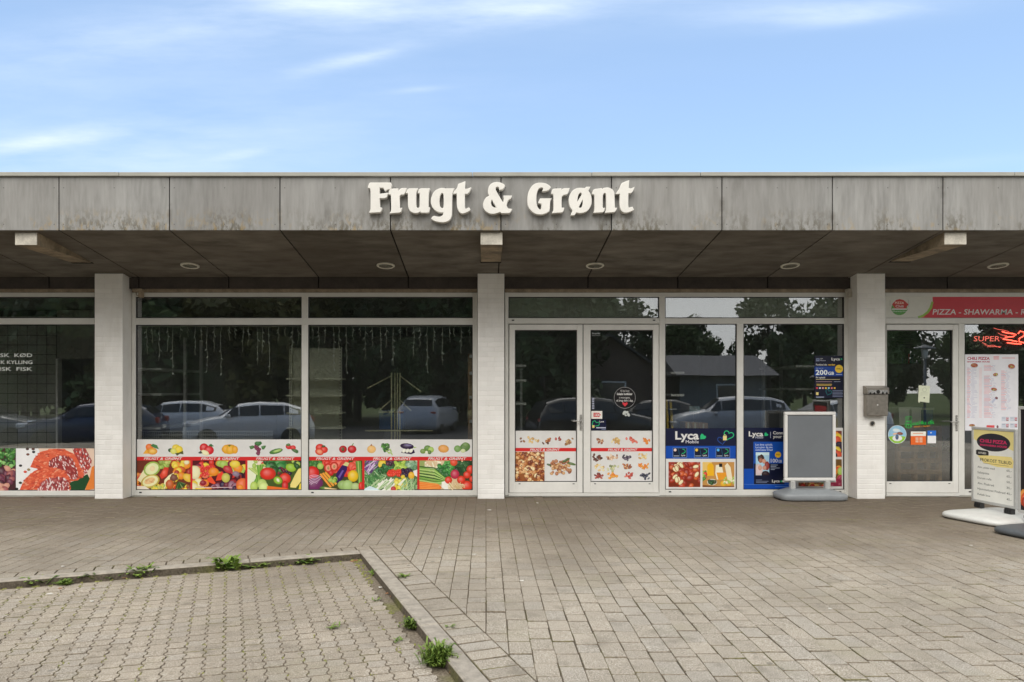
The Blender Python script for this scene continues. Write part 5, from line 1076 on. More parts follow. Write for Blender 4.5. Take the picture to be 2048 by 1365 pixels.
def slab_base(name, cx, cy, hx, hy, rz, hz, mat, parent, pinch=.1, sad=.0, rim=.05, rad=.18):
    """moulded plastic foot: rounded outline, low rim, raised middle"""
    mm_ = MB(); n = 40; rings = []
    for (k, z) in ((.95, .008), (1.0, .025), (1.0, rim), (.97, rim + .018), (.9, rim + .03), (.62, hz), (.3, hz), (0.001, hz)):
        rg = []
        for i in range(n):
            a = 2 * math.pi * (i + .5) / n; ca, sa = math.cos(a), math.sin(a); e = 2 / 5.5
            x = math.copysign(abs(ca) ** e, ca) * hx * k; y = math.copysign(abs(sa) ** e, sa) * hy * k * (1 - pinch * (1 - abs(x / hx)) ** 2)
            zz = z - sad * (abs(x / hx) ** 2) * (1 if k < .95 else .2); rg.append((cx + x * math.cos(rz) - y * math.sin(rz), cy + x * math.sin(rz) + y * math.cos(rz), zz))
        rings.append(rg)
    vs = [q for r_ in rings for q in r_]; fs = []
    for k in range(len(rings) - 1):
        for i in range(n): j = (i + 1) % n; fs.append((k * n + i, k * n + j, (k + 1) * n + j, (k + 1) * n + i))
    fs.append(tuple(reversed(range(n)))); mm_.add(vs, fs, True); return put(name, mm_, mat, parent)
slab_base('base', wx(1620, -.3), -.29, .47, .23, 0, .155, M_GREYP, sb, .06, .0, .075)
q = MB(); q.box(wx(1563, -.48) , wx(1571, -.48), -.50, -.46, .06, .075); put('wheel', MB().lathe([(.03, -.012), (.034, 0), (.03, .012)], 14, Matrix.Translation((wx(1562, -.4), -.36, .036)) @ Matrix.Rotation(R(90), 4, 'Y')), M_BLACK, sb)
for dx_ in (-.3, .32): put('foot_pad', MB().box(4.57 + dx_ - .05, 4.57 + dx_ + .05, -.47, -.42, 0, .012), M_BLACK, sb)

# menu stand with the price list, seen at an angle
def stand(label, px0, py0, px1, py1, zb, zt, basespec, mats, sheet):
    """panel from far edge (px0,py0) to near edge (px1,py1)"""
    a, b = Vector((px0, py0, 0)), Vector((px1, py1, 0)); uu = (b - a).normalized(); nn = Vector((uu.y, -uu.x, 0))     # nn points to the viewer side
    if nn.x > 0: nn = -nn
    Wd = (b - a).length; root = thing('menu_stand', label, 'menu stand', ((a.x + b.x) / 2, (a.y + b.y) / 2, 0), 0, None)
    M = Matrix(((uu.x, -nn.x, 0, a.x), (uu.y, -nn.y, 0, a.y), (0, 0, 1, 0), (0, 0, 0, 1)))       # local: x along, -y to the viewer
    m = MB(); f = .034
    for r_ in ((0, Wd, zb, zb + f), (0, Wd, zt - f, zt), (0, f, zb + f, zt - f), (Wd - f, Wd, zb + f, zt - f)): m.box(r_[0], r_[1], -.022, .022, r_[2], r_[3], .006, M)
    put('frame', m, mats[0], root)
    m = MB(); m.box(f, Wd - f, -.014, .014, zb + f, zt - f, 0, M); put('panel', m, mats[1], root)
    for x in (Wd * .16, Wd * .84):
        q = MB(); q.box(x - .05, x + .05, -.03, .03, .09, zb - .001, .006, M)
        for k in range(3): q.box(x - .045 + k * .032, x - .03 + k * .032, -.036, -.0301, .1, zb - .02, 0, M)
        put('leg', q, M_BLACK, root)
    slab_base('base', *basespec, mats[2], root)
    wz0, wz1 = zb + f, zt - f; W2 = Wd - 2 * f
    def fm(px, py, off): pt = M @ Vector((f + px * W2, -.0145 - off, wz1 - py * (wz1 - wz0))); return tuple(pt)
    pr = Print(fm, .00015); sheet(pr); pr.build('printed_sheet', root); return root
def sheet_menu(p):
    p.rect(0, 0, 1, 1, c_(222, 222, 216)); p.poly([(0, 0), (1, 0), (1, .26), (.75, .2), (.3, .22), (0, .14)], c_(222, 208, 140)); 
    n = 30; p.poly([(.5 + .42 * math.cos(2 * math.pi * k / n), .165 + .125 * math.sin(2 * math.pi * k / n)) for k in range(n)], c_(42, 40, 48))
    PK = c_(200, 45, 95); p.text('CHILI PIZZA', .5, .175, .045, PK, .68, .035, 0, 'C'); p.text('SHAWARMA HOUSE', .5, .225, .026, PK, .68, .035, 0, 'C')
    p.poly([(.06, .3), (.1, .285), (.36, .29), (.39, .31), (.385, .355), (.35, .37), (.1, .365), (.06, .35)], c_(38, 36, 36)); p.text('NYHED', .125, .342, .026, c_(215, 215, 205), .2, .02)
    p.poly([(.1, .37), (.45, .35), (.95, .34), (1, .4), (.98, .49), (.6, .5), (.25, .46)], c_(232, 214, 140)); p.text('FROKOST TILBUD', .17, .445, .042, c_(40, 38, 36), .78, .012); p.rect(.25, .465, .88, .472, c_(160, 140, 80))
    for k, (tx, wd, pr_) in enumerate((('Alm. pizza med', .44, '65,-'), ('Salatpizza', .3, '65,-'), ('Durum rulle', .36, '50,-'), ('Alm. Pitabrød', .42, '35,-'), ('Hjemmelavet Pitabrød', .7, '45,-'), ('Kebab box', .33, '45,-'))):
        y = .545 + k * .078; p.text(tx, .1, y, .028, c_(48, 46, 44), wd, .004); p.text(pr_, .83, y, .028, c_(48, 46, 44), .12, .004)
stand('white price list menu stand with dark oval emblem on a light grey base', 6.10, -1.43, 6.17, -2.08, .158, 1.09, (6.10, -1.88, .52, .40, R(16), .09), (M_ALU, M_WHITE, M_LGREYP), sheet_menu)
def sheet_dark(p):
    p.rect(0, 0, 1, 1, c_(30, 26, 30)); p.pile((.05, .7, .95, .95), [c_(215, 90, 45), c_(170, 60, 40), c_(225, 150, 70)], .04, .08, 40); p.rect(.1, .06, .9, .2, c_(190, 40, 50))
    for k in range(6): p.rect(.12, .3 + k * .06, .5, .325 + k * .06, c_(200, 200, 195)); p.rect(.7, .3 + k * .06, .86, .325 + k * .06, c_(225, 190, 80))
stand('dark poster stand on a dark grey base, cut off at the picture edge', 6.10, -2.20, 6.22, -3.05, .15, 1.36, (6.12, -2.86, .58, .46, R(16), .10), (M_ALU, M_WHITE, M_DGREYP), sheet_dark)

# steel ashtray and round valve on the right pillar, small black socket on the jamb
AY = PFR - .0035
ash = thing('wall_ashtray', 'brushed steel ashtray box with holes fixed to the white pillar', 'ashtray', (wx(1748, AY), AY, wz(833, AY)))
x0, x1, z0, z1 = wx(1726, AY), wx(1770, AY), wz(832, AY), wz(772, AY)
m = MB(); m.box(x0 + .004, x1 - .004, AY - .09, AY, z0, z1 - .12, .006); put('body', m, M_STEEL, ash)
m = MB(); m.add([(x0, AY, z1), (x1, AY, z1), (x1, AY - .105, z1 - .03), (x0, AY - .105, z1 - .03), (x0, AY - .105, z1 - .115), (x1, AY - .105, z1 - .115), (x0, AY, z1 - .115), (x1, AY, z1 - .115)],
                [(0, 3, 2, 1), (3, 4, 5, 2), (0, 6, 4, 3), (1, 2, 5, 7), (4, 6, 7, 5)]); hood = put('hood', m, M_STEEL, ash)
m = MB(); m.box(x0 + .02, x1 - .02, AY - .1085, AY - .1055, z1 - .108, z1 - .062, .001); put('front_strip', m, M_CHROME, ash)
for k, dx_ in enumerate((.05, .11, .17, .24, .30)):
    xx = x0 + (x1 - x0) * (dx_ / .34) ; r_ = .026 if k == 2 else .014
    q = MB(); q.lathe([(r_, 0), (r_, .0025), (r_ * .8, .003)], 14, Matrix.Translation((xx, AY - .1086, z1 - (.085 if k == 2 else .105))) @ Matrix.Rotation(R(90), 4, 'X')); put('hole', q, M_DARK, ash)
q = MB(); q.box(wx(1748, AY) - .008, wx(1748, AY) + .008, AY - .094, AY - .0902, wz(811, AY), wz(809, AY)); put('lock', q, M_WHITE, ash)
val = thing('pipe_socket', 'small round steel socket set in the white pillar below the ashtray', 'socket', (wx(1744.5, AY), AY, wz(847.5, AY)))
Mv = Matrix.Translation((wx(1744.5, AY), AY, wz(847.5, AY))) @ Matrix.Rotation(R(90), 4, 'X')
put('rim', MB().lathe([(.036, 0), (.036, .01), (.028, .012), (.026, .002)], 18, Mv), M_STEEL, val); put('core', MB().lathe([(.025, .003), (.018, .008), (.004, .009)], 14, Mv), M_BLACK, val)
JX = wx(1705, -.004)
sk = thing('wall_switch', 'small black switch on the white jamb left of the ashtray pillar', 'switch', (JX, 0, wz(875, 0)))
put('housing', MB().box(JX - .024, JX + .024, -.03, -.0005, wz(880.5), wz(869.5), .006), M_BLACK, sk); put('button', MB().box(JX - .01, JX + .01, -.035, -.0302, wz(876), wz(872), .002), M_CHROME, sk)

# ------------------------------------------------------------------ weeds along the kerb
def weed(px, py, gz, size, n, label, upright=.5, thin=1.0):
    if gz < 0 and px < 722: py = max(py, 1163 - 57 / 722 * px + 11.5)
    d = F * (H - gz) / (py - HY); x, y = (px - CX) * d / F, d - D; r2 = random.Random(int(px * 7 + py)); m = MB()
    for k in range(n):
        a = r2.uniform(0, 6.283); L_ = size * r2.uniform(.5, 1.1); w_ = L_ * r2.uniform(.07, .15) * thin; up = r2.uniform(.15, 1) * upright + .1; bx, by = r2.gauss(0, size * .28), r2.gauss(0, size * .16)
        vs = []
        for q in range(5):
            f_ = q / 4; rr = L_ * f_; z = L_ * up * math.sin(f_ * 2.0) * .9; wd_ = w_ * (math.sin(math.pi * min(1, f_ * .85 + .12))) * (1 + .35 * (q % 2))
            cxx, cyy = bx + rr * math.cos(a) * (1 - up * .35), by + rr * math.sin(a) * (1 - up * .35); vs += [(x + cxx - math.sin(a) * wd_, y + cyy + math.cos(a) * wd_, gz + z + .004), (x + cxx + math.sin(a) * wd_, y + cyy - math.cos(a) * wd_, gz + z + .004)]
        m.add(vs, [(2 * q, 2 * q + 1, 2 * q + 3, 2 * q + 2) for q in range(4)], True)
    o = put('weed_plant', m, M_WEED); tag(o, label, 'weed', 'weeds along the kerb of the parking bay', 'thing')
for a in ((878, 1331, DROP, .115, 420, 'largest bushy green weed beside the lower end of the kerb', 1.25, .45), (824, 1258, DROP, .085, 110, 'bushy weed against the kerb just above the largest one', .9, .7), (274, 1146, DROP, .14, 60, 'broad leafy weed clump at the back kerb, left part', .6), (293, 1141, DROP, .12, 34, 'rounder leafed weed touching the right side of the broad clump', .8),
          (452, 1135, DROP, .16, 70, 'bright upright weed clump in the middle of the back kerb', .8), (505, 1130, DROP, .13, 34, 'low spreading weed right of the bright clump at the back kerb', .3), (562, 1126, DROP, .09, 20, 'tiny weed between two low ones at the back kerb', .3), (606, 1124, DROP, .14, 44, 'low wide weed nearest the corner on the back kerb', .35),
          (70, 1163, DROP, .13, 34, 'leafy weed at the far left of the back kerb', .7), (136, 1157, DROP, .10, 20, 'small weed with round leaves left of the broad clump', .4), (178, 1152, DROP, .11, 22, 'small leafy weed pressed to the back kerb beside the broad clump', .6), (130, 1170, DROP, .08, 60, 'dense mossy tuft just in front of the back kerb', .5), (226, 1149, DROP, .08, 14, 'thin weed sprigs just left of the broad clump', .4),
          (752, 1150, DROP, .08, 30, 'small tuft at the kerb just below the bay corner', .7), (808, 1155, 0, .07, 26, 'dark little weed in the joint behind the kerb', .4), (670, 1257, DROP, .06, 14, 'single small weed among the bay stones', .4), (752, 1202, DROP, .05, 12, 'tiny yellow green tuft among stones near the kerb', .3), (797, 1283, DROP, .05, 12, 'tiny tuft among stones left of the largest weed', .3), (900, 1255, 0, .045, 10, 'tiny dark sprig in the joint right of the kerb', .3)): weed(*a)
# moss tufts along the joints of the bay
mm_ = MB(); r3 = random.Random(11)
for _ in range(900):
    i_ = r3.randint(0, 34); tt_ = r3.uniform(.02, 4.2) if r3.random() < .6 else r3.uniform(.02, .8); s_ = .085 + BW * i_ + r3.gauss(0, .006)
    if r3.random() < .05: s_ = r3.uniform(.0, .1)
    if r3.random() < .12: tt_ = abs(r3.gauss(0, .025)) + .005
    x, y = rec(s_, tt_)
    if not seen(x, y): continue
    for q in range(3):
        bx, by = x + r3.gauss(0, .009), y + r3.gauss(0, .013); hh = r3.uniform(.003, .011); rr = r3.uniform(.004, .011)
        mm_.add([(bx - rr, by - rr, DROP - .006), (bx + rr, by - rr * .6, DROP - .006), (bx + rr * .4, by + rr, DROP - .006), (bx, by, DROP - .003 + hh)], [(0, 1, 3), (1, 2, 3), (2, 0, 3)])
o = put('moss', mm_, M_MOSS); tag(o, 'yellow green moss tufts in the joints of the parking bay', 'moss', None, 'stuff')
# dirt strip and litter
M_LEAFO = simple('dry_leaf', (.30, .15, .07), .7); M_PAPER = simple('paper_bit', (.62, .6, .55), .7)
def litter(px, py, gz, sz, mat, name, label, grp):
    d = F * (H - gz) / (py - HY); x, y = (px - CX) * d / F, d - D; m = MB(); a = rnd.uniform(0, 6); pts = []
    for k in range(7): an = a + 2 * math.pi * k / 7; r_ = sz * (1 if k % 2 else .6); pts.append((x + r_ * math.cos(an), y + r_ * .7 * math.sin(an)))
    mm = MB(); mm.prism(pts, gz + .003, gz + .007); o = put(name, mm, mat); tag(o, label, 'litter', grp, 'thing')
for a, lb_ in zip(((979, 1021, .03), (1075, 1007, .02), (948, 1110, .022), (1044, 1163, .022), (760, 1176, .02), (100, 1189, .025), (184, 1204, .02), (125, 1134, .02), (1660, 1219, .018), (1942, 1092, .018), (880, 1096, .016)), ['pale scrap lying straight out from the middle pillar', 'pale crumb of litter in front of the left door leaf', 'pale scrap on the pavers just right of the bay corner', 'pale scrap on the pavers further right of the kerb', 'white crumb inside the bay against the kerb', 'white scrap at the left edge of the bay', 'white scrap on the bay stones right of the edge one', 'white scrap on the pavers above the back kerb', 'pale crumb on the pavers in front of the sandwich board', 'pale crumb on the pavers in front of the menu stand', 'pale crumb between pillar scrap and bay corner']): litter(a[0], a[1], 0 if a[0] > 800 or a[1] < 1140 else DROP, a[2], M_PAPER, 'paper_scrap', lb_, 'pale scraps on the paving')
for a, lb_ in zip(((250, 1156, .04), (785, 1194, .03), (776, 1188, .025), (905, 1345, .03), (712, 1122, .03), (704, 1124, .025), (120, 1178, .02)), ['dry orange leaf beside the broad leafy weed at the back kerb', 'dry orange leaf by the kerb halfway down the bay', 'smaller dry leaf next to the halfway one by the kerb', 'dry orange leaf below the largest bushy weed', 'dry leaf in the inner corner of the bay', 'smaller dry leaf tucked into the inner corner of the bay', 'dry leaf at the left end of the bay near the mossy tuft']): litter(a[0], a[1], DROP, a[2], M_LEAFO, 'dry_leaf', lb_, 'dry leaves in the bay')

# ------------------------------------------------------------------ things inside the shops, seen through the glass
def shelf_unit(label, x0, x1, y0, y1, zs, up_xs, mat, top):
    t_ = thing('shelf_unit', label, 'shelf', ((x0 + x1) / 2, (y0 + y1) / 2, 0))
    for z in zs: put('shelf', MB().box(x0, x1, y0, y1, z, z + .035, .004), mat, t_)
    for (x, y) in up_xs: put('upright', MB().box(x - .02, x + .02, y - .03, y + .03, 0, top), mat, t_)
    return t_
def at(px, py, Y): return (wx(px, Y), Y, wz(py, Y))
shelf_unit('white wall shelves inside at the left edge of the greengrocer window', wx(275, .9), wx(345, .9), .5, 2.0, [wz(792, .5), wz(741, .5), .45, wz(860, .5)], [(wx(349, .9), 1.3), (wx(349, .9), 1.95)], M_SHELFW, wz(676, 1.3))
gond = thing('gondola_shelf', 'grey green shop shelving end panel behind the greengrocer mullion', 'shelf', (wx(635, .6), .6, 0))
put('back_panel', MB().box(wx(580, .6), wx(683, .6), .6, .63, .1, wz(697, .6)), M_SHELFG, gond)
for px in (582, 681):
    m = MB(); x = wx(px, .57); m.box(x - .02, x + .02, .55, .5995, 0, wz(695, .57)); up = put('upright', m, M_SHELFG, gond)
    q = MB()
    for k in range(46): q.box(x - .006, x + .006, .5475, .5499, .2 + k * .045, .225 + k * .045)
    o = put('slot', q, M_DARK, up)
for py in (757, 790, 825, 855): put('shelf', MB().box(wx(576, .4), wx(688, .4), .3, .545, wz(py + 3, .4), wz(py, .4), .003), M_SHELFG, gond)
# icicle light strings
M_CORD = simple('pale_cord', (.72, .72, .58), .5); M_BULB = simple('clear_bulb', (.75, .78, .72), .15)
def icicles(x0, x1, label, seed):
    rr = random.Random(seed); Y = .10; t_ = thing('icicle_lights', label, 'light string', at((x0 + x1) / 2, 655, Y), 0, 'unlit icicle light strings behind the greengrocer window')
    put('cord', MB().tube([at(x0 + (x1 - x0) * k / 16, 653.5 + .8 * math.sin(k * 2.1), Y) for k in range(17)], .0045, 5), M_CORD, t_)
    n = 24
    for k in range(n):
        x = x0 + 6 + (x1 - x0 - 12) * k / (n - 1) + rr.uniform(-3, 3); ln = (22, 60, 38, 84, 50, 95, 30)[k % 7] * rr.uniform(.8, 1.1); pts = []
        for q in range(7): pts.append(at(x + rr.uniform(-1.3, 1.3), 654 + ln * q / 6, Y))
        o = put('strand', MB().tube(pts, .0034, 4), M_CORD, t_); bm_ = MB()
        for q in range(int(ln / 13)): bp = Vector(pts[min(6, q + 1)]); bm_.tube([bp, bp + Vector((rr.uniform(-.03, .03), -.005, -.03))], .006, 5)
        if bm_.v: put('bulb', bm_, M_BULB, o)
icicles(272, 602, 'unlit icicle light string hanging in the left greengrocer pane', 1); icicles(617, 944, 'unlit icicle light string hanging in the right greengrocer pane', 2)
# wire basket on the window sill
Yb = .42; m = MB(); bk = thing('wire_basket', 'long low white wire basket behind the melon poster', 'basket', at(410, 880, Yb))
for k in range(62):
    px = 283 + k * 4.28; m.tube([at(px, 863, Yb), at(px, 890, Yb)], .0035, 4)
o = put('wire', m, M_SHELFW, bk)
m = MB()
for py in (863, 870.5, 877): m.tube([at(282, py, Yb - .006), at(546, py, Yb - .006)], .006, 5)
put('rail', m, M_SHELFW, bk)
# pyramid display rack and trolley
M_RACK = simple('pale_rack_tube', (.62, .60, .36), .4)
Yr = .9; rk = thing('display_rack', 'tall pole display rack with slanted arms in the right greengrocer pane', 'rack', at(794, 900, Yr)); rk.location.z = 0
for px in (783, 788, 793.5, 799): put('pole', MB().tube([(wx(px, Yr), Yr + (px % 3) * .05, 0), (wx(px, Yr), Yr + (px % 3) * .05, wz(746, Yr))], .011, 6), M_RACK, rk)
for (a, b_, c, d_) in ((783, 752, 735, 777), (799, 752, 842, 784), (783, 800, 760, 820), (799, 800, 822, 822)): put('arm', MB().tube([at(a, b_, Yr), at(c, d_, Yr - .3)], .009, 6), M_RACK, rk)
put('base_bar', MB().tube([at(730, 862, Yr - .2), at(866, 862, Yr - .2)], .012, 6), M_RACK, rk)
def open_bin(name, label, cx, cy, hx, hy, z0, z1, mat, group=None):
    t_ = thing(name, label, 'bin', (cx, cy, z0), 0, group); m = MB(); th = .012
    m.box(cx - hx, cx + hx, cy - hy, cy - hy + th, z0, z1, .003); m.box(cx - hx, cx + hx, cy + hy - th, cy + hy, z0, z1, .003); m.box(cx - hx, cx - hx + th, cy - hy + th, cy + hy - th, z0, z1); m.box(cx + hx - th, cx + hx, cy - hy + th, cy + hy - th, z0, z1); m.box(cx - hx + th, cx + hx - th, cy - hy + th, cy + hy - th, z0, z0 + .02)
    put('body', m, mat, t_); m = MB(); m.box(cx - hx - .012, cx + hx + .012, cy - hy - .012, cy - hy - .0002, z1 - .04, z1, .003); put('rim', m, M_WHITE if mat is not M_BLUE else M_ALU, t_); return t_
open_bin('blue_bin', 'dark blue plastic bin behind the tall display rack', wx(785, 1.9), 1.9, .2, .2, wz(858, 1.9), wz(821, 1.9), M_BLUE)
put('stand', MB().box(wx(770, 1.9), wx(800, 1.9), 1.75, 2.05, 0, wz(859, 1.9)), M_DGREYP, bpy.data.objects['blue_bin'])
# brown upright shelf edge at the right end of that pane
bu = thing('wooden_post', 'brown wooden shelf post with white clips beside the middle pillar', 'post', at(940, 900, .5)); bu.location.z = 0
put('post', MB().box(wx(936, .5), wx(944, .5), .45, .55, 0, wz(708, .5)), M_WOOD, bu)
for py in (712, 746, 794, 842): put('clip', MB().box(wx(939, .42), wx(947, .42), .40, .449, wz(py + 4, .42), wz(py - 2, .42), .004), M_SHELFW, bu)
# behind the right windows
shelf_unit('white wall shelves inside the window at the right end', wx(1560, 1.3), wx(1686, 1.3), .7, 2.2, [wz(781, .8), wz(736, .9), .5], [(wx(1603, 1.3), 2.1), (wx(1565, 1.3), 2.1)], M_SHELFW, wz(690, 2.1))
shelf_unit('small white shelves just inside the door on its left', wx(1018, 1.2), wx(1048, 1.2), .6, 1.9, [wz(735, .8), wz(764, .8), wz(810, .8)], [(wx(1046, 1.2), 1.8)], M_SHELFW, 2.0)
shelf_unit('small white shelves inside the window right of the door', wx(1322, 1.2), wx(1348, 1.2), .6, 1.9, [wz(749, .8), wz(793, .8)], [(wx(1337, 1.2), 1.8)], M_SHELFW, 1.9)
ld = thing('step_ladder', 'yellow step ladder just inside the window right of the door', 'ladder', at(1342, 890, .7)); ld.location.z = 0
for (a, b_) in ((1333, 1341), (1341, 1352)): put('rail', MB().tube([at(a, 800, .8), (wx(b_, .55), .55, 0)], .022, 6), M_YEL, ld)
for py in (820, 845): put('step', MB().box(wx(1337, .7), wx(1351, .7), .62, .78, wz(py, .7), wz(py - 2, .7)), M_SHELFW, ld)
for k, (a, b_) in enumerate(((1367, 1379), (1380, 1393), (1394, 1412))):
    bx = thing('cardboard_box', ('narrow brown cardboard box nearest the step ladder', 'middle brown cardboard box on the low counter behind the window', 'wider brown cardboard box at the end of the row behind the window')[k], 'box', at((a + b_) / 2, 860, .9), 0, 'cardboard boxes behind the window')
    put('carton', MB().box(wx(a, .9), wx(b_, .9), .8, 1.1, .801, wz(844 + k, .9), .004), M_CARD, bx); put('tape', MB().box((wx(a, .9) + wx(b_, .9)) / 2 - .012, (wx(a, .9) + wx(b_, .9)) / 2 + .012, .798, .7999, .83, wz(844 + k, .9) - .01), M_RACK, bx)
ct = thing('shop_counter', 'low dark counter inside the window right of the door', 'counter', at(1400, 900, 1.0)); ct.location.z = 0
put('worktop', MB().box(wx(1352, 1), wx(1468, 1), .7, 1.4, .76, .80, .004), M_DGREYP, ct); put('body', MB().box(wx(1356, 1), wx(1464, 1), .76, 1.34, 0, .759), M_BLACK, ct)
sg_ = thing('card_stand', 'small pale blue card on a black stand above the counter', 'card', at(1390, 840, 1.2))
put('card', MB().box(wx(1379, 1.2), wx(1400, 1.2), 1.2, 1.21, wz(825, 1.2), wz(813, 1.2)), simple('pale_blue_card', (.30, .42, .45), .5), sg_); put('stem', MB().box(wx(1389, 1.2), wx(1391, 1.2), 1.2101, 1.23, .801, wz(813, 1.2)), M_BLACK, sg_)
# pizza shop: tubs on pallets, pot plant, menu board
for k, (a, b_, mt, lb) in enumerate(((1785, 1809, M_WHITE, 'left white tub on the wooden crate behind the pizza door'), (1810, 1832, M_WHITE, 'middle white tub next to the blue one behind the pizza door'), (1833, 1856, M_BLUE, 'blue tub with pale rim behind the pizza door'))): open_bin('storage_tub', lb, (wx(a, 1.2) + wx(b_, 1.2)) / 2, 1.2, (wx(b_, 1.2) - wx(a, 1.2)) / 2 - .014, .16, .985, wz(815, 1.2), mt, 'tubs behind the pizza door')
cr = thing('wooden_crate', 'tall slatted wooden crate behind the stickers on the pizza door', 'crate', (wx(1820, 1.2), 1.2, 0))
for z in (.02, .2, .38, .56, .74, .9): put('slat', MB().box(wx(1783, 1.2), wx(1868, 1.2), 1.0, 1.02, z, z + .075, .003), M_WOOD, cr)
for px in (1785, 1818, 1843, 1866): put('post', MB().box(wx(px, 1.2) - .03, wx(px, 1.2) + .03, 1.021, 1.09, 0, .975), M_WOOD, cr)
put('lid', MB().box(wx(1783, 1.2), wx(1868, 1.2), 1.021, 1.45, .976, .984), M_WOOD, cr)
pp = thing('pot_plant', 'leafy green plant in a dark pot inside the pizza shop', 'plant', (wx(1880, 1.5), 1.5, 0)); put('pot', MB().lathe([(.16, 0), (.2, .5), (.21, .52), (.17, .53)], 16, Matrix.Translation((wx(1880, 1.5), 1.5, 0))), M_DGREYP, pp)
m = MB(); r4 = random.Random(4)
for k in range(70):
    a = r4.uniform(0, 6.28); L_ = r4.uniform(.2, .42); el = r4.uniform(.2, 1.3); x, y, z = wx(1880, 1.5), 1.5, .53
    vs = []
    for q in range(4): f_ = q / 3; r_ = L_ * f_ * math.cos(el); zz = z + L_ * f_ * math.sin(el) - .12 * f_ * f_; wd_ = .03 * math.sin(math.pi * (f_ * .8 + .15)); vs += [(x + r_ * math.cos(a) - wd_ * math.sin(a), y + r_ * math.sin(a) + wd_ * math.cos(a), zz), (x + r_ * math.cos(a) + wd_ * math.sin(a), y + r_ * math.sin(a) - wd_ * math.cos(a), zz)]
    m.add(vs, [(0, 1, 3, 2), (2, 3, 5, 4), (4, 5, 7, 6)])
put('leaves', m, M_WEED, pp)
Ym = 1.0
def brd(px, py, off): return (wx(px, Ym), Ym - off, wz(py, Ym))
p = Print(brd); p.rect(1774, 662, 1842, 728, c_(75, 110, 60)); 
for k in range(5): p.rect(1790, 674 + k * 5, 1826, 675.5 + k * 5, c_(50, 80, 50))
for k in range(9): x = 1800 + k * 4.4; p.line(x, 727, x + rnd.uniform(-2, 2), 708 + abs(k - 4) * 2, 2.6, rnd.choice((DGR, c_(30, 80, 60), c_(180, 50, 50))))
poster(p, 'menu_board', 'green board with chilli plants hanging inside the pizza door', 'board')

# ------------------------------------------------------------------ the car park and trees across it, mirrored in the glass
def car_mesh(L_, prof, W_, cab, hood):
    """lofted body; prof: stations (x, belt z, roof z, half width top)"""
    m = MB(); n = len(prof); sec = 10; vs = []
    for (x, zb, zr, wt, wb) in prof:
        z0 = .22; pts = [(-wb * .92, z0), (-wb, .45), (-wb, zb * .8), (-wb * .97, zb), (-wt, zr - .05), (-wt * .8, zr), (wt * .8, zr), (wt, zr - .05), (wb * .97, zb), (wb, zb * .8), (wb, .45), (wb * .92, z0)]
        vs += [(x, y, z) for y, z in pts]
    k = 12; fs = []; gl = []
    for i in range(n - 1):
        for j in range(k):
            l = (j + 1) % k; f_ = (i * k + j, i * k + l, (i + 1) * k + l, (i + 1) * k + j); fs.append(f_)
    fs.append(tuple(range(k))[::-1]); fs.append(tuple((n - 1) * k + j for j in range(k)))
    m.add(vs, fs, True); return m, k
HATCH = [(-2.1, .62, .66, .55, .70), (-2.02, .72, .80, .70, .84), (-1.5, .86, .92, .74, .88), (-1.05, .95, 1.0, .74, .89), (-.35, .98, 1.42, .62, .90), (.3, .98, 1.49, .62, .90), (1.1, 1.0, 1.46, .60, .89), (1.65, 1.02, 1.30, .58, .88), (1.95, 1.0, 1.06, .66, .86), (2.1, .7, .74, .62, .80)]
SUV = [(-2.15, .7, .75, .58, .75), (-2.05, .82, .92, .74, .88), (-1.5, .98, 1.04, .78, .92), (-1.05, 1.06, 1.12, .76, .93), (-.45, 1.08, 1.58, .66, .93), (.3, 1.08, 1.66, .66, .93), (1.3, 1.1, 1.62, .64, .92), (1.8, 1.12, 1.48, .62, .9), (2.05, 1.06, 1.12, .7, .88), (2.15, .7, .76, .66, .82)]
M_CGL = simple('car_window', (.02, .023, .026), .06, .02); M_TYRE = simple('tyre', (.018, .018, .018), .8); M_RIM = simple('rim', (.45, .46, .47), .3, .05, 9, .8)
M_HL = simple('headlamp', (.6, .62, .65), .08); M_TL = simple('tail_lamp', (.30, .015, .012), .15); M_PLATE = simple('number_plate', (.62, .62, .6), .4)
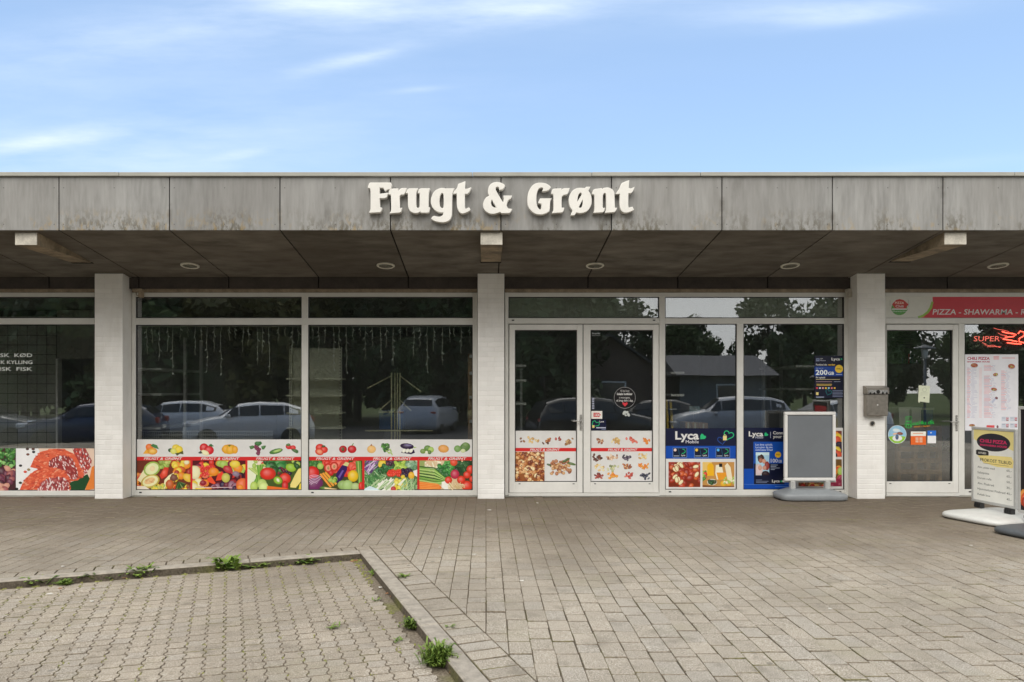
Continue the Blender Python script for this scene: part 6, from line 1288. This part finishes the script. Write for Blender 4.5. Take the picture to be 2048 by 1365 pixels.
def car(label, prof, mat, x, y, rz, z=-.35):
    t_ = thing('parked_car', label, 'car', (x, y, z), rz, 'cars parked across the car park'); bm_, k = car_mesh(4.2, prof, 1.8, None, None)
    link('body', bm_.mesh('body'), mat, t_, True)
    g = MB(); P_ = prof
    def sp(i, sgn, f_):      # point on the side between belt (0) and roof edge (1)
        x, zb, zr, wt, wb = P_[i]; return Vector((x, sgn * (wb * .97 + (wt - wb * .97) * f_), zb + (zr - .05 - zb) * f_))
    for sgn in (-1, 1):
        off = Vector((0, sgn * .022, .012))
        for (a, b_) in ((3, 4), (4, 5), (5, 6), (6, 7)):
            q0, q1 = (.12, .12); A, Bp, C_, D_ = sp(a, sgn, .12), sp(b_, sgn, .12), sp(b_, sgn, .86), sp(a, sgn, .86)
            if a == 3: A = A + (Bp - A) * .3; D_ = C_ + (A - Bp) * .35
            gap = (Bp - A) * .03; g.add([A + off + gap, Bp + off - gap, C_ + off - gap, D_ + off + gap], [(0, 1, 2, 3)] if sgn < 0 else [(0, 3, 2, 1)])
    def across(i, j, f0, f1):
        a, b_ = P_[i], P_[j]; pa = lambda f_: (a[0] + (b_[0] - a[0]) * f_, a[2] + (b_[2] - a[2]) * f_ + .016, (a[3] + (b_[3] - a[3]) * f_) * .92)
        (x0, z0, w0), (x1, z1, w1) = pa(f0), pa(f1); dx_ = -.006 if j > 5 and False else 0
        g.add([(x0 + dx_, -w0, z0), (x0 + dx_, w0, z0), (x1 + dx_, w1, z1), (x1 + dx_, -w1, z1)], [(0, 1, 2, 3)])
    across(3, 4, .08, .92); across(7, 8, .05, .8); link('windows', g.mesh('windows'), M_CGL, t_, True)
    for wxx in (-1.33, 1.3):
        for sgn in (-1, 1):
            Mx = Matrix.Translation((wxx, sgn * .80, .315)) @ Matrix.Rotation(R(90 * -sgn), 4, 'X'); whl = empty('wheel'); whl.parent = t_
            link('tyre', MB().lathe([(.30, -.1), (.315, -.08), (.315, .09), (.29, .11), (.22, .112)], 20, Mx).mesh('tyre'), M_TYRE, whl, True); rm = MB(); rm.lathe([(.215, .1), (.2, .085), (.06, .1), (.02, .11)], 16, Mx)
            link('rim', rm.mesh('rim'), M_RIM, whl, True)
    for sgn in (-1, 1):
        link('headlight', MB().box(-2.11, -1.80, sgn * .66 - .19, sgn * .66 + .19, .68, .84, .04).mesh('headlight'), M_HL, t_, True); link('tail_light', MB().box(1.98, 2.1, sgn * .68 - .13, sgn * .68 + .13, .80, .98, .02).mesh('tail_light'), M_TL, t_, True)
        link('mirror', MB().box(-.75, -.6, sgn * 1.0 - .1, sgn * 1.0 + .08, .98, 1.1, .03).mesh('mirror'), mat, t_, True)
    link('grille', MB().box(-2.13, -2.04, -.4, .4, .48, .6, .02).mesh('grille'), M_BLACK, t_, True); link('number_plate', MB().box(2.09, 2.12, -.26, .26, .6, .71).mesh('number_plate'), M_PLATE, t_, True); return t_
def paint(n, c): return simple(n, c, .18, .03, 3, 0, .6)
CP_W, CP_S, CP_K, CP_B, CP_G = paint('white_car_paint', (.72, .72, .72)), paint('silver_car_paint', (.42, .43, .45)), paint('black_car_paint', (.015, .015, .017)), paint('blue_car_paint', (.02, .035, .08)), paint('grey_car_paint', (.10, .105, .115))
car('white hatchback parked at a slant, nose to the left', HATCH, CP_W, -8.1, -13.9, R(-18)); car('small white hatchback behind the slanted white one', HATCH, CP_W, -12.1, -17.3, R(-8)); car('silver estate car seen from behind by the far verge', SUV, CP_S, -2.55, -21.5, R(100))
car('black car with steep windscreen opposite the double door', SUV, CP_K, 3.6, -13.4, R(168)); car('dark blue car opposite the butcher shop', HATCH, CP_B, -13.0, -13.2, R(-12)); car('dark grey car left of the dark blue one', HATCH, CP_G, -17.6, -14.0, R(165)); car('silver car parked at the far right row', SUV, CP_S, 9.3, -16.5, R(10)); car('black car opposite the right window', HATCH, CP_K, 7.2, -20.5, R(15)); car('white car at the right end of the row', HATCH, CP_W, 13.6, -17.5, R(-6))
# trees
M_BARK = simple('bark', (.075, .058, .042), .9, .3, 6, bs=.5)
M_LF1, M_LF2, M_LF3 = m_leaf('dark_leaf', (.028, .05, .016), (.07, .105, .032)), m_leaf('mid_leaf', (.045, .078, .022), (.11, .145, .048)), m_leaf('yellowish_leaf', (.06, .065, .014), (.14, .12, .03))
def tree_meshes(seed, hgt, rad, lo, nl=6500):
    r_ = random.Random(seed); tr = MB(); tr.tube([(0, 0, 0), (.05, .03, hgt * .3), (-.05, .05, hgt * .62), (.1, 0, hgt * .9)], .22, 8, True, .05)
    cl_ = []
    for k in range(26):
        a = r_.uniform(0, 6.28); z = r_.uniform(lo, .97); rr = rad * (1 - abs(z - .5) * .9) * r_.uniform(.35, 1); c = Vector((rr * math.cos(a), rr * math.sin(a), hgt * z)); cl_.append((c, rad * r_.uniform(.25, .45)))
        if k % 3 == 0: tr.tube([(0, 0, c.z * .62), (c.x * .5, c.y * .5, c.z * .82), tuple(c)], .07, 5, True, .015)
    lf = MB()
    for _ in range(nl):
        c, cr_ = r_.choice(cl_); d_ = Vector((r_.gauss(0, 1), r_.gauss(0, 1), r_.gauss(0, .8))); d_ = d_.normalized() * cr_ * r_.random() ** .4; q = c + d_; s_ = r_.uniform(.16, .36)
        a = Vector((r_.gauss(0, 1), r_.gauss(0, 1), r_.gauss(0, 1))).normalized(); b_ = a.cross(Vector((r_.gauss(0, 1), r_.gauss(0, 1), r_.gauss(0, 1)))).normalized()
        lf.add([q - a * s_, q + b_ * s_ * .5, q + a * s_, q - b_ * s_ * .5], [(0, 1, 2, 3)])
    return tr.mesh('trunk'), lf.mesh('crown')
TM = [tree_meshes(1, 9.5, 3.3, .18), tree_meshes(2, 11, 3.6, .15), tree_meshes(3, 8, 2.8, .30)]
tn = 0
def tree(x, y, k, sc, mat, label, group):
    global tn
    t_ = thing('tree', label, 'tree', (x, y, -.5), tn * 1.7, group); t_.scale = (sc, sc, sc * (1 + .1 * math.sin(tn * 3))); tn += 1
    for nm, me in (('trunk', TM[k][0]), ('crown', TM[k][1])):
        o = bpy.data.objects.new(nm, me); COL.objects.link(o); o.parent = t_
        if not me.materials: me.materials.append(M_BARK if nm == 'trunk' else mat)
        if nm == 'crown': o.material_slots[0].link = 'OBJECT'; o.material_slots[0].material = mat
xs = [-46, -41, -36.5, -32, -27.5, -23.5, -19.5, -15.5, -11.5, -7.5, -3.5, .2, 3.2]
for i, x in enumerate(xs): tree(x + rnd.uniform(-1, 1), -29 + rnd.uniform(-2.5, 2.5), i % 2, rnd.uniform(1.0, 1.25), (M_LF1, M_LF2, M_LF1, M_LF3, M_LF2)[i % 5], ('broad dark tree', 'broad green tree', 'broad dark tree', 'broad yellowish tree', 'broad green tree')[i % 5] + ' in the front row of the wood across the car park', 'trees of the wood across the car park')
for i, x in enumerate(xs): tree(x + rnd.uniform(-2, 2), -36 + rnd.uniform(-2, 2), 1 - i % 2, rnd.uniform(1.15, 1.4), (M_LF1, M_LF2)[i % 2], 'broad dark tree in the wood across the car park', 'trees of the wood across the car park')
for i, x in enumerate(range(-50, 8, 5)): tree(x, -43 + rnd.uniform(-2, 2), i % 2, rnd.uniform(1.2, 1.45), M_LF1, 'broad dark tree in the wood across the car park', 'trees of the wood across the car park')
for i, x in enumerate((4, 6, 9, 12, 14, 16, 19, 22, 25, 28, 31, 34, 37, 40, 44, 48)): tree(x + rnd.uniform(-1, 1), -47 + rnd.uniform(-4, 4), (2, 0, 2, 1)[i % 4], rnd.uniform(.8, 1.1), (M_LF2, M_LF1)[i % 2], 'slender tree standing behind the grey house', 'trees behind the grey house')
for i in range(7): tree(-30 + i * 5.2 + rnd.uniform(-1, 1), -26.3, 2, .33 + .1 * (i % 3), (M_LF3, M_LF2)[i % 2], 'low shrub at the edge of the wood', 'shrubs along the wood')
# house across the car park
hs = thing('grey_house', 'grey house with a brown gabled wing across the car park', 'house', (15, -37, -.5))
M_REND = simple('grey_render', (.17, .165, .16), .8); put('wall', MB().box(12.5, 18, -41, -35, -.5, 2.5), M_REND, hs)
put('gable_wall', MB().add([(4.6, -35.5, -.5), (11.4, -35.5, -.5), (11.4, -35.5, 2.7), (8, -35.5, 5.0), (4.6, -35.5, 2.7), (4.6, -43, -.5), (11.4, -43, -.5), (11.4, -43, 2.7), (8, -43, 5.0), (4.6, -43, 2.7)], [(4, 3, 2, 1, 0), (5, 6, 7, 8, 9), (0, 1, 6, 5), (1, 2, 7, 6), (0, 5, 9, 4)]), simple('brown_brick_wall', (.12, .075, .055), .85, .3, 4), hs)
put('gable_roof', MB().add([(4.1, -35, 2.36), (8, -35, 5.05), (11.9, -35, 2.36), (4.1, -43.5, 2.36), (8, -43.5, 5.05), (11.9, -43.5, 2.36), (4.1, -35, 2.5), (8, -35, 5.22), (11.9, -35, 2.5), (4.1, -43.5, 2.5), (8, -43.5, 5.22), (11.9, -43.5, 2.5)], [(0, 1, 4, 3), (1, 2, 5, 4), (6, 9, 10, 7), (7, 10, 11, 8), (0, 6, 7, 1), (1, 7, 8, 2), (0, 3, 9, 6), (2, 8, 11, 5)]), simple('dark_tile', (.06, .058, .06), .75, .2, 3), hs)
w_ = put('window', MB().box(6.9, 9.1, -35.49, -35.42, .7, 2.1), M_WHITE, hs); put('pane', MB().box(7.0, 9.0, -35.415, -35.405, .8, 2.0), M_CGL, w_)
put('roof', MB().add([(12, -42, 2.45), (18.5, -42, 2.45), (18.5, -34, 2.45), (12, -34, 2.45), (12, -38, 3.9), (18.5, -38, 3.9)], [(3, 2, 5, 4), (1, 0, 4, 5), (0, 3, 4), (2, 1, 5), (0, 1, 2, 3)]), simple('roof_tile', (.085, .085, .095), .7, .15, 3), hs)
for x in (15.5,): w_ = put('window', MB().box(x - .7, x + .7, -34.99, -34.93, .6, 1.9), M_WHITE, hs); put('pane', MB().box(x - .62, x + .62, -34.925, -34.915, .68, 1.82), M_CGL, w_)
for (x, y, hh) in ((22.0, -25.0, 3.7), (-19.0, -25, 7.5)):
    lp = thing('street_lamp', 'street lamp with a flat hat over the lantern' if hh < 5 else 'tall slim grey lamp post at the edge of the wood', 'lamp', (x, y, -.4))
    put('pole', MB().tube([(x, y, -.4), (x, y, hh - .6)], .06, 8), M_DGREYP, lp); put('lantern', MB().lathe([(.10, hh - .6), (.16, hh - .15), (.16, hh - .1)], 12, Matrix.Translation((x, y, 0))), M_SHELFW, lp); put('hat', MB().lathe([(.5, hh - .1), (.46, hh - .04), (.12, hh + .08), (.05, hh + .12)], 16, Matrix.Translation((x, y, 0))), M_DGREYP, lp)
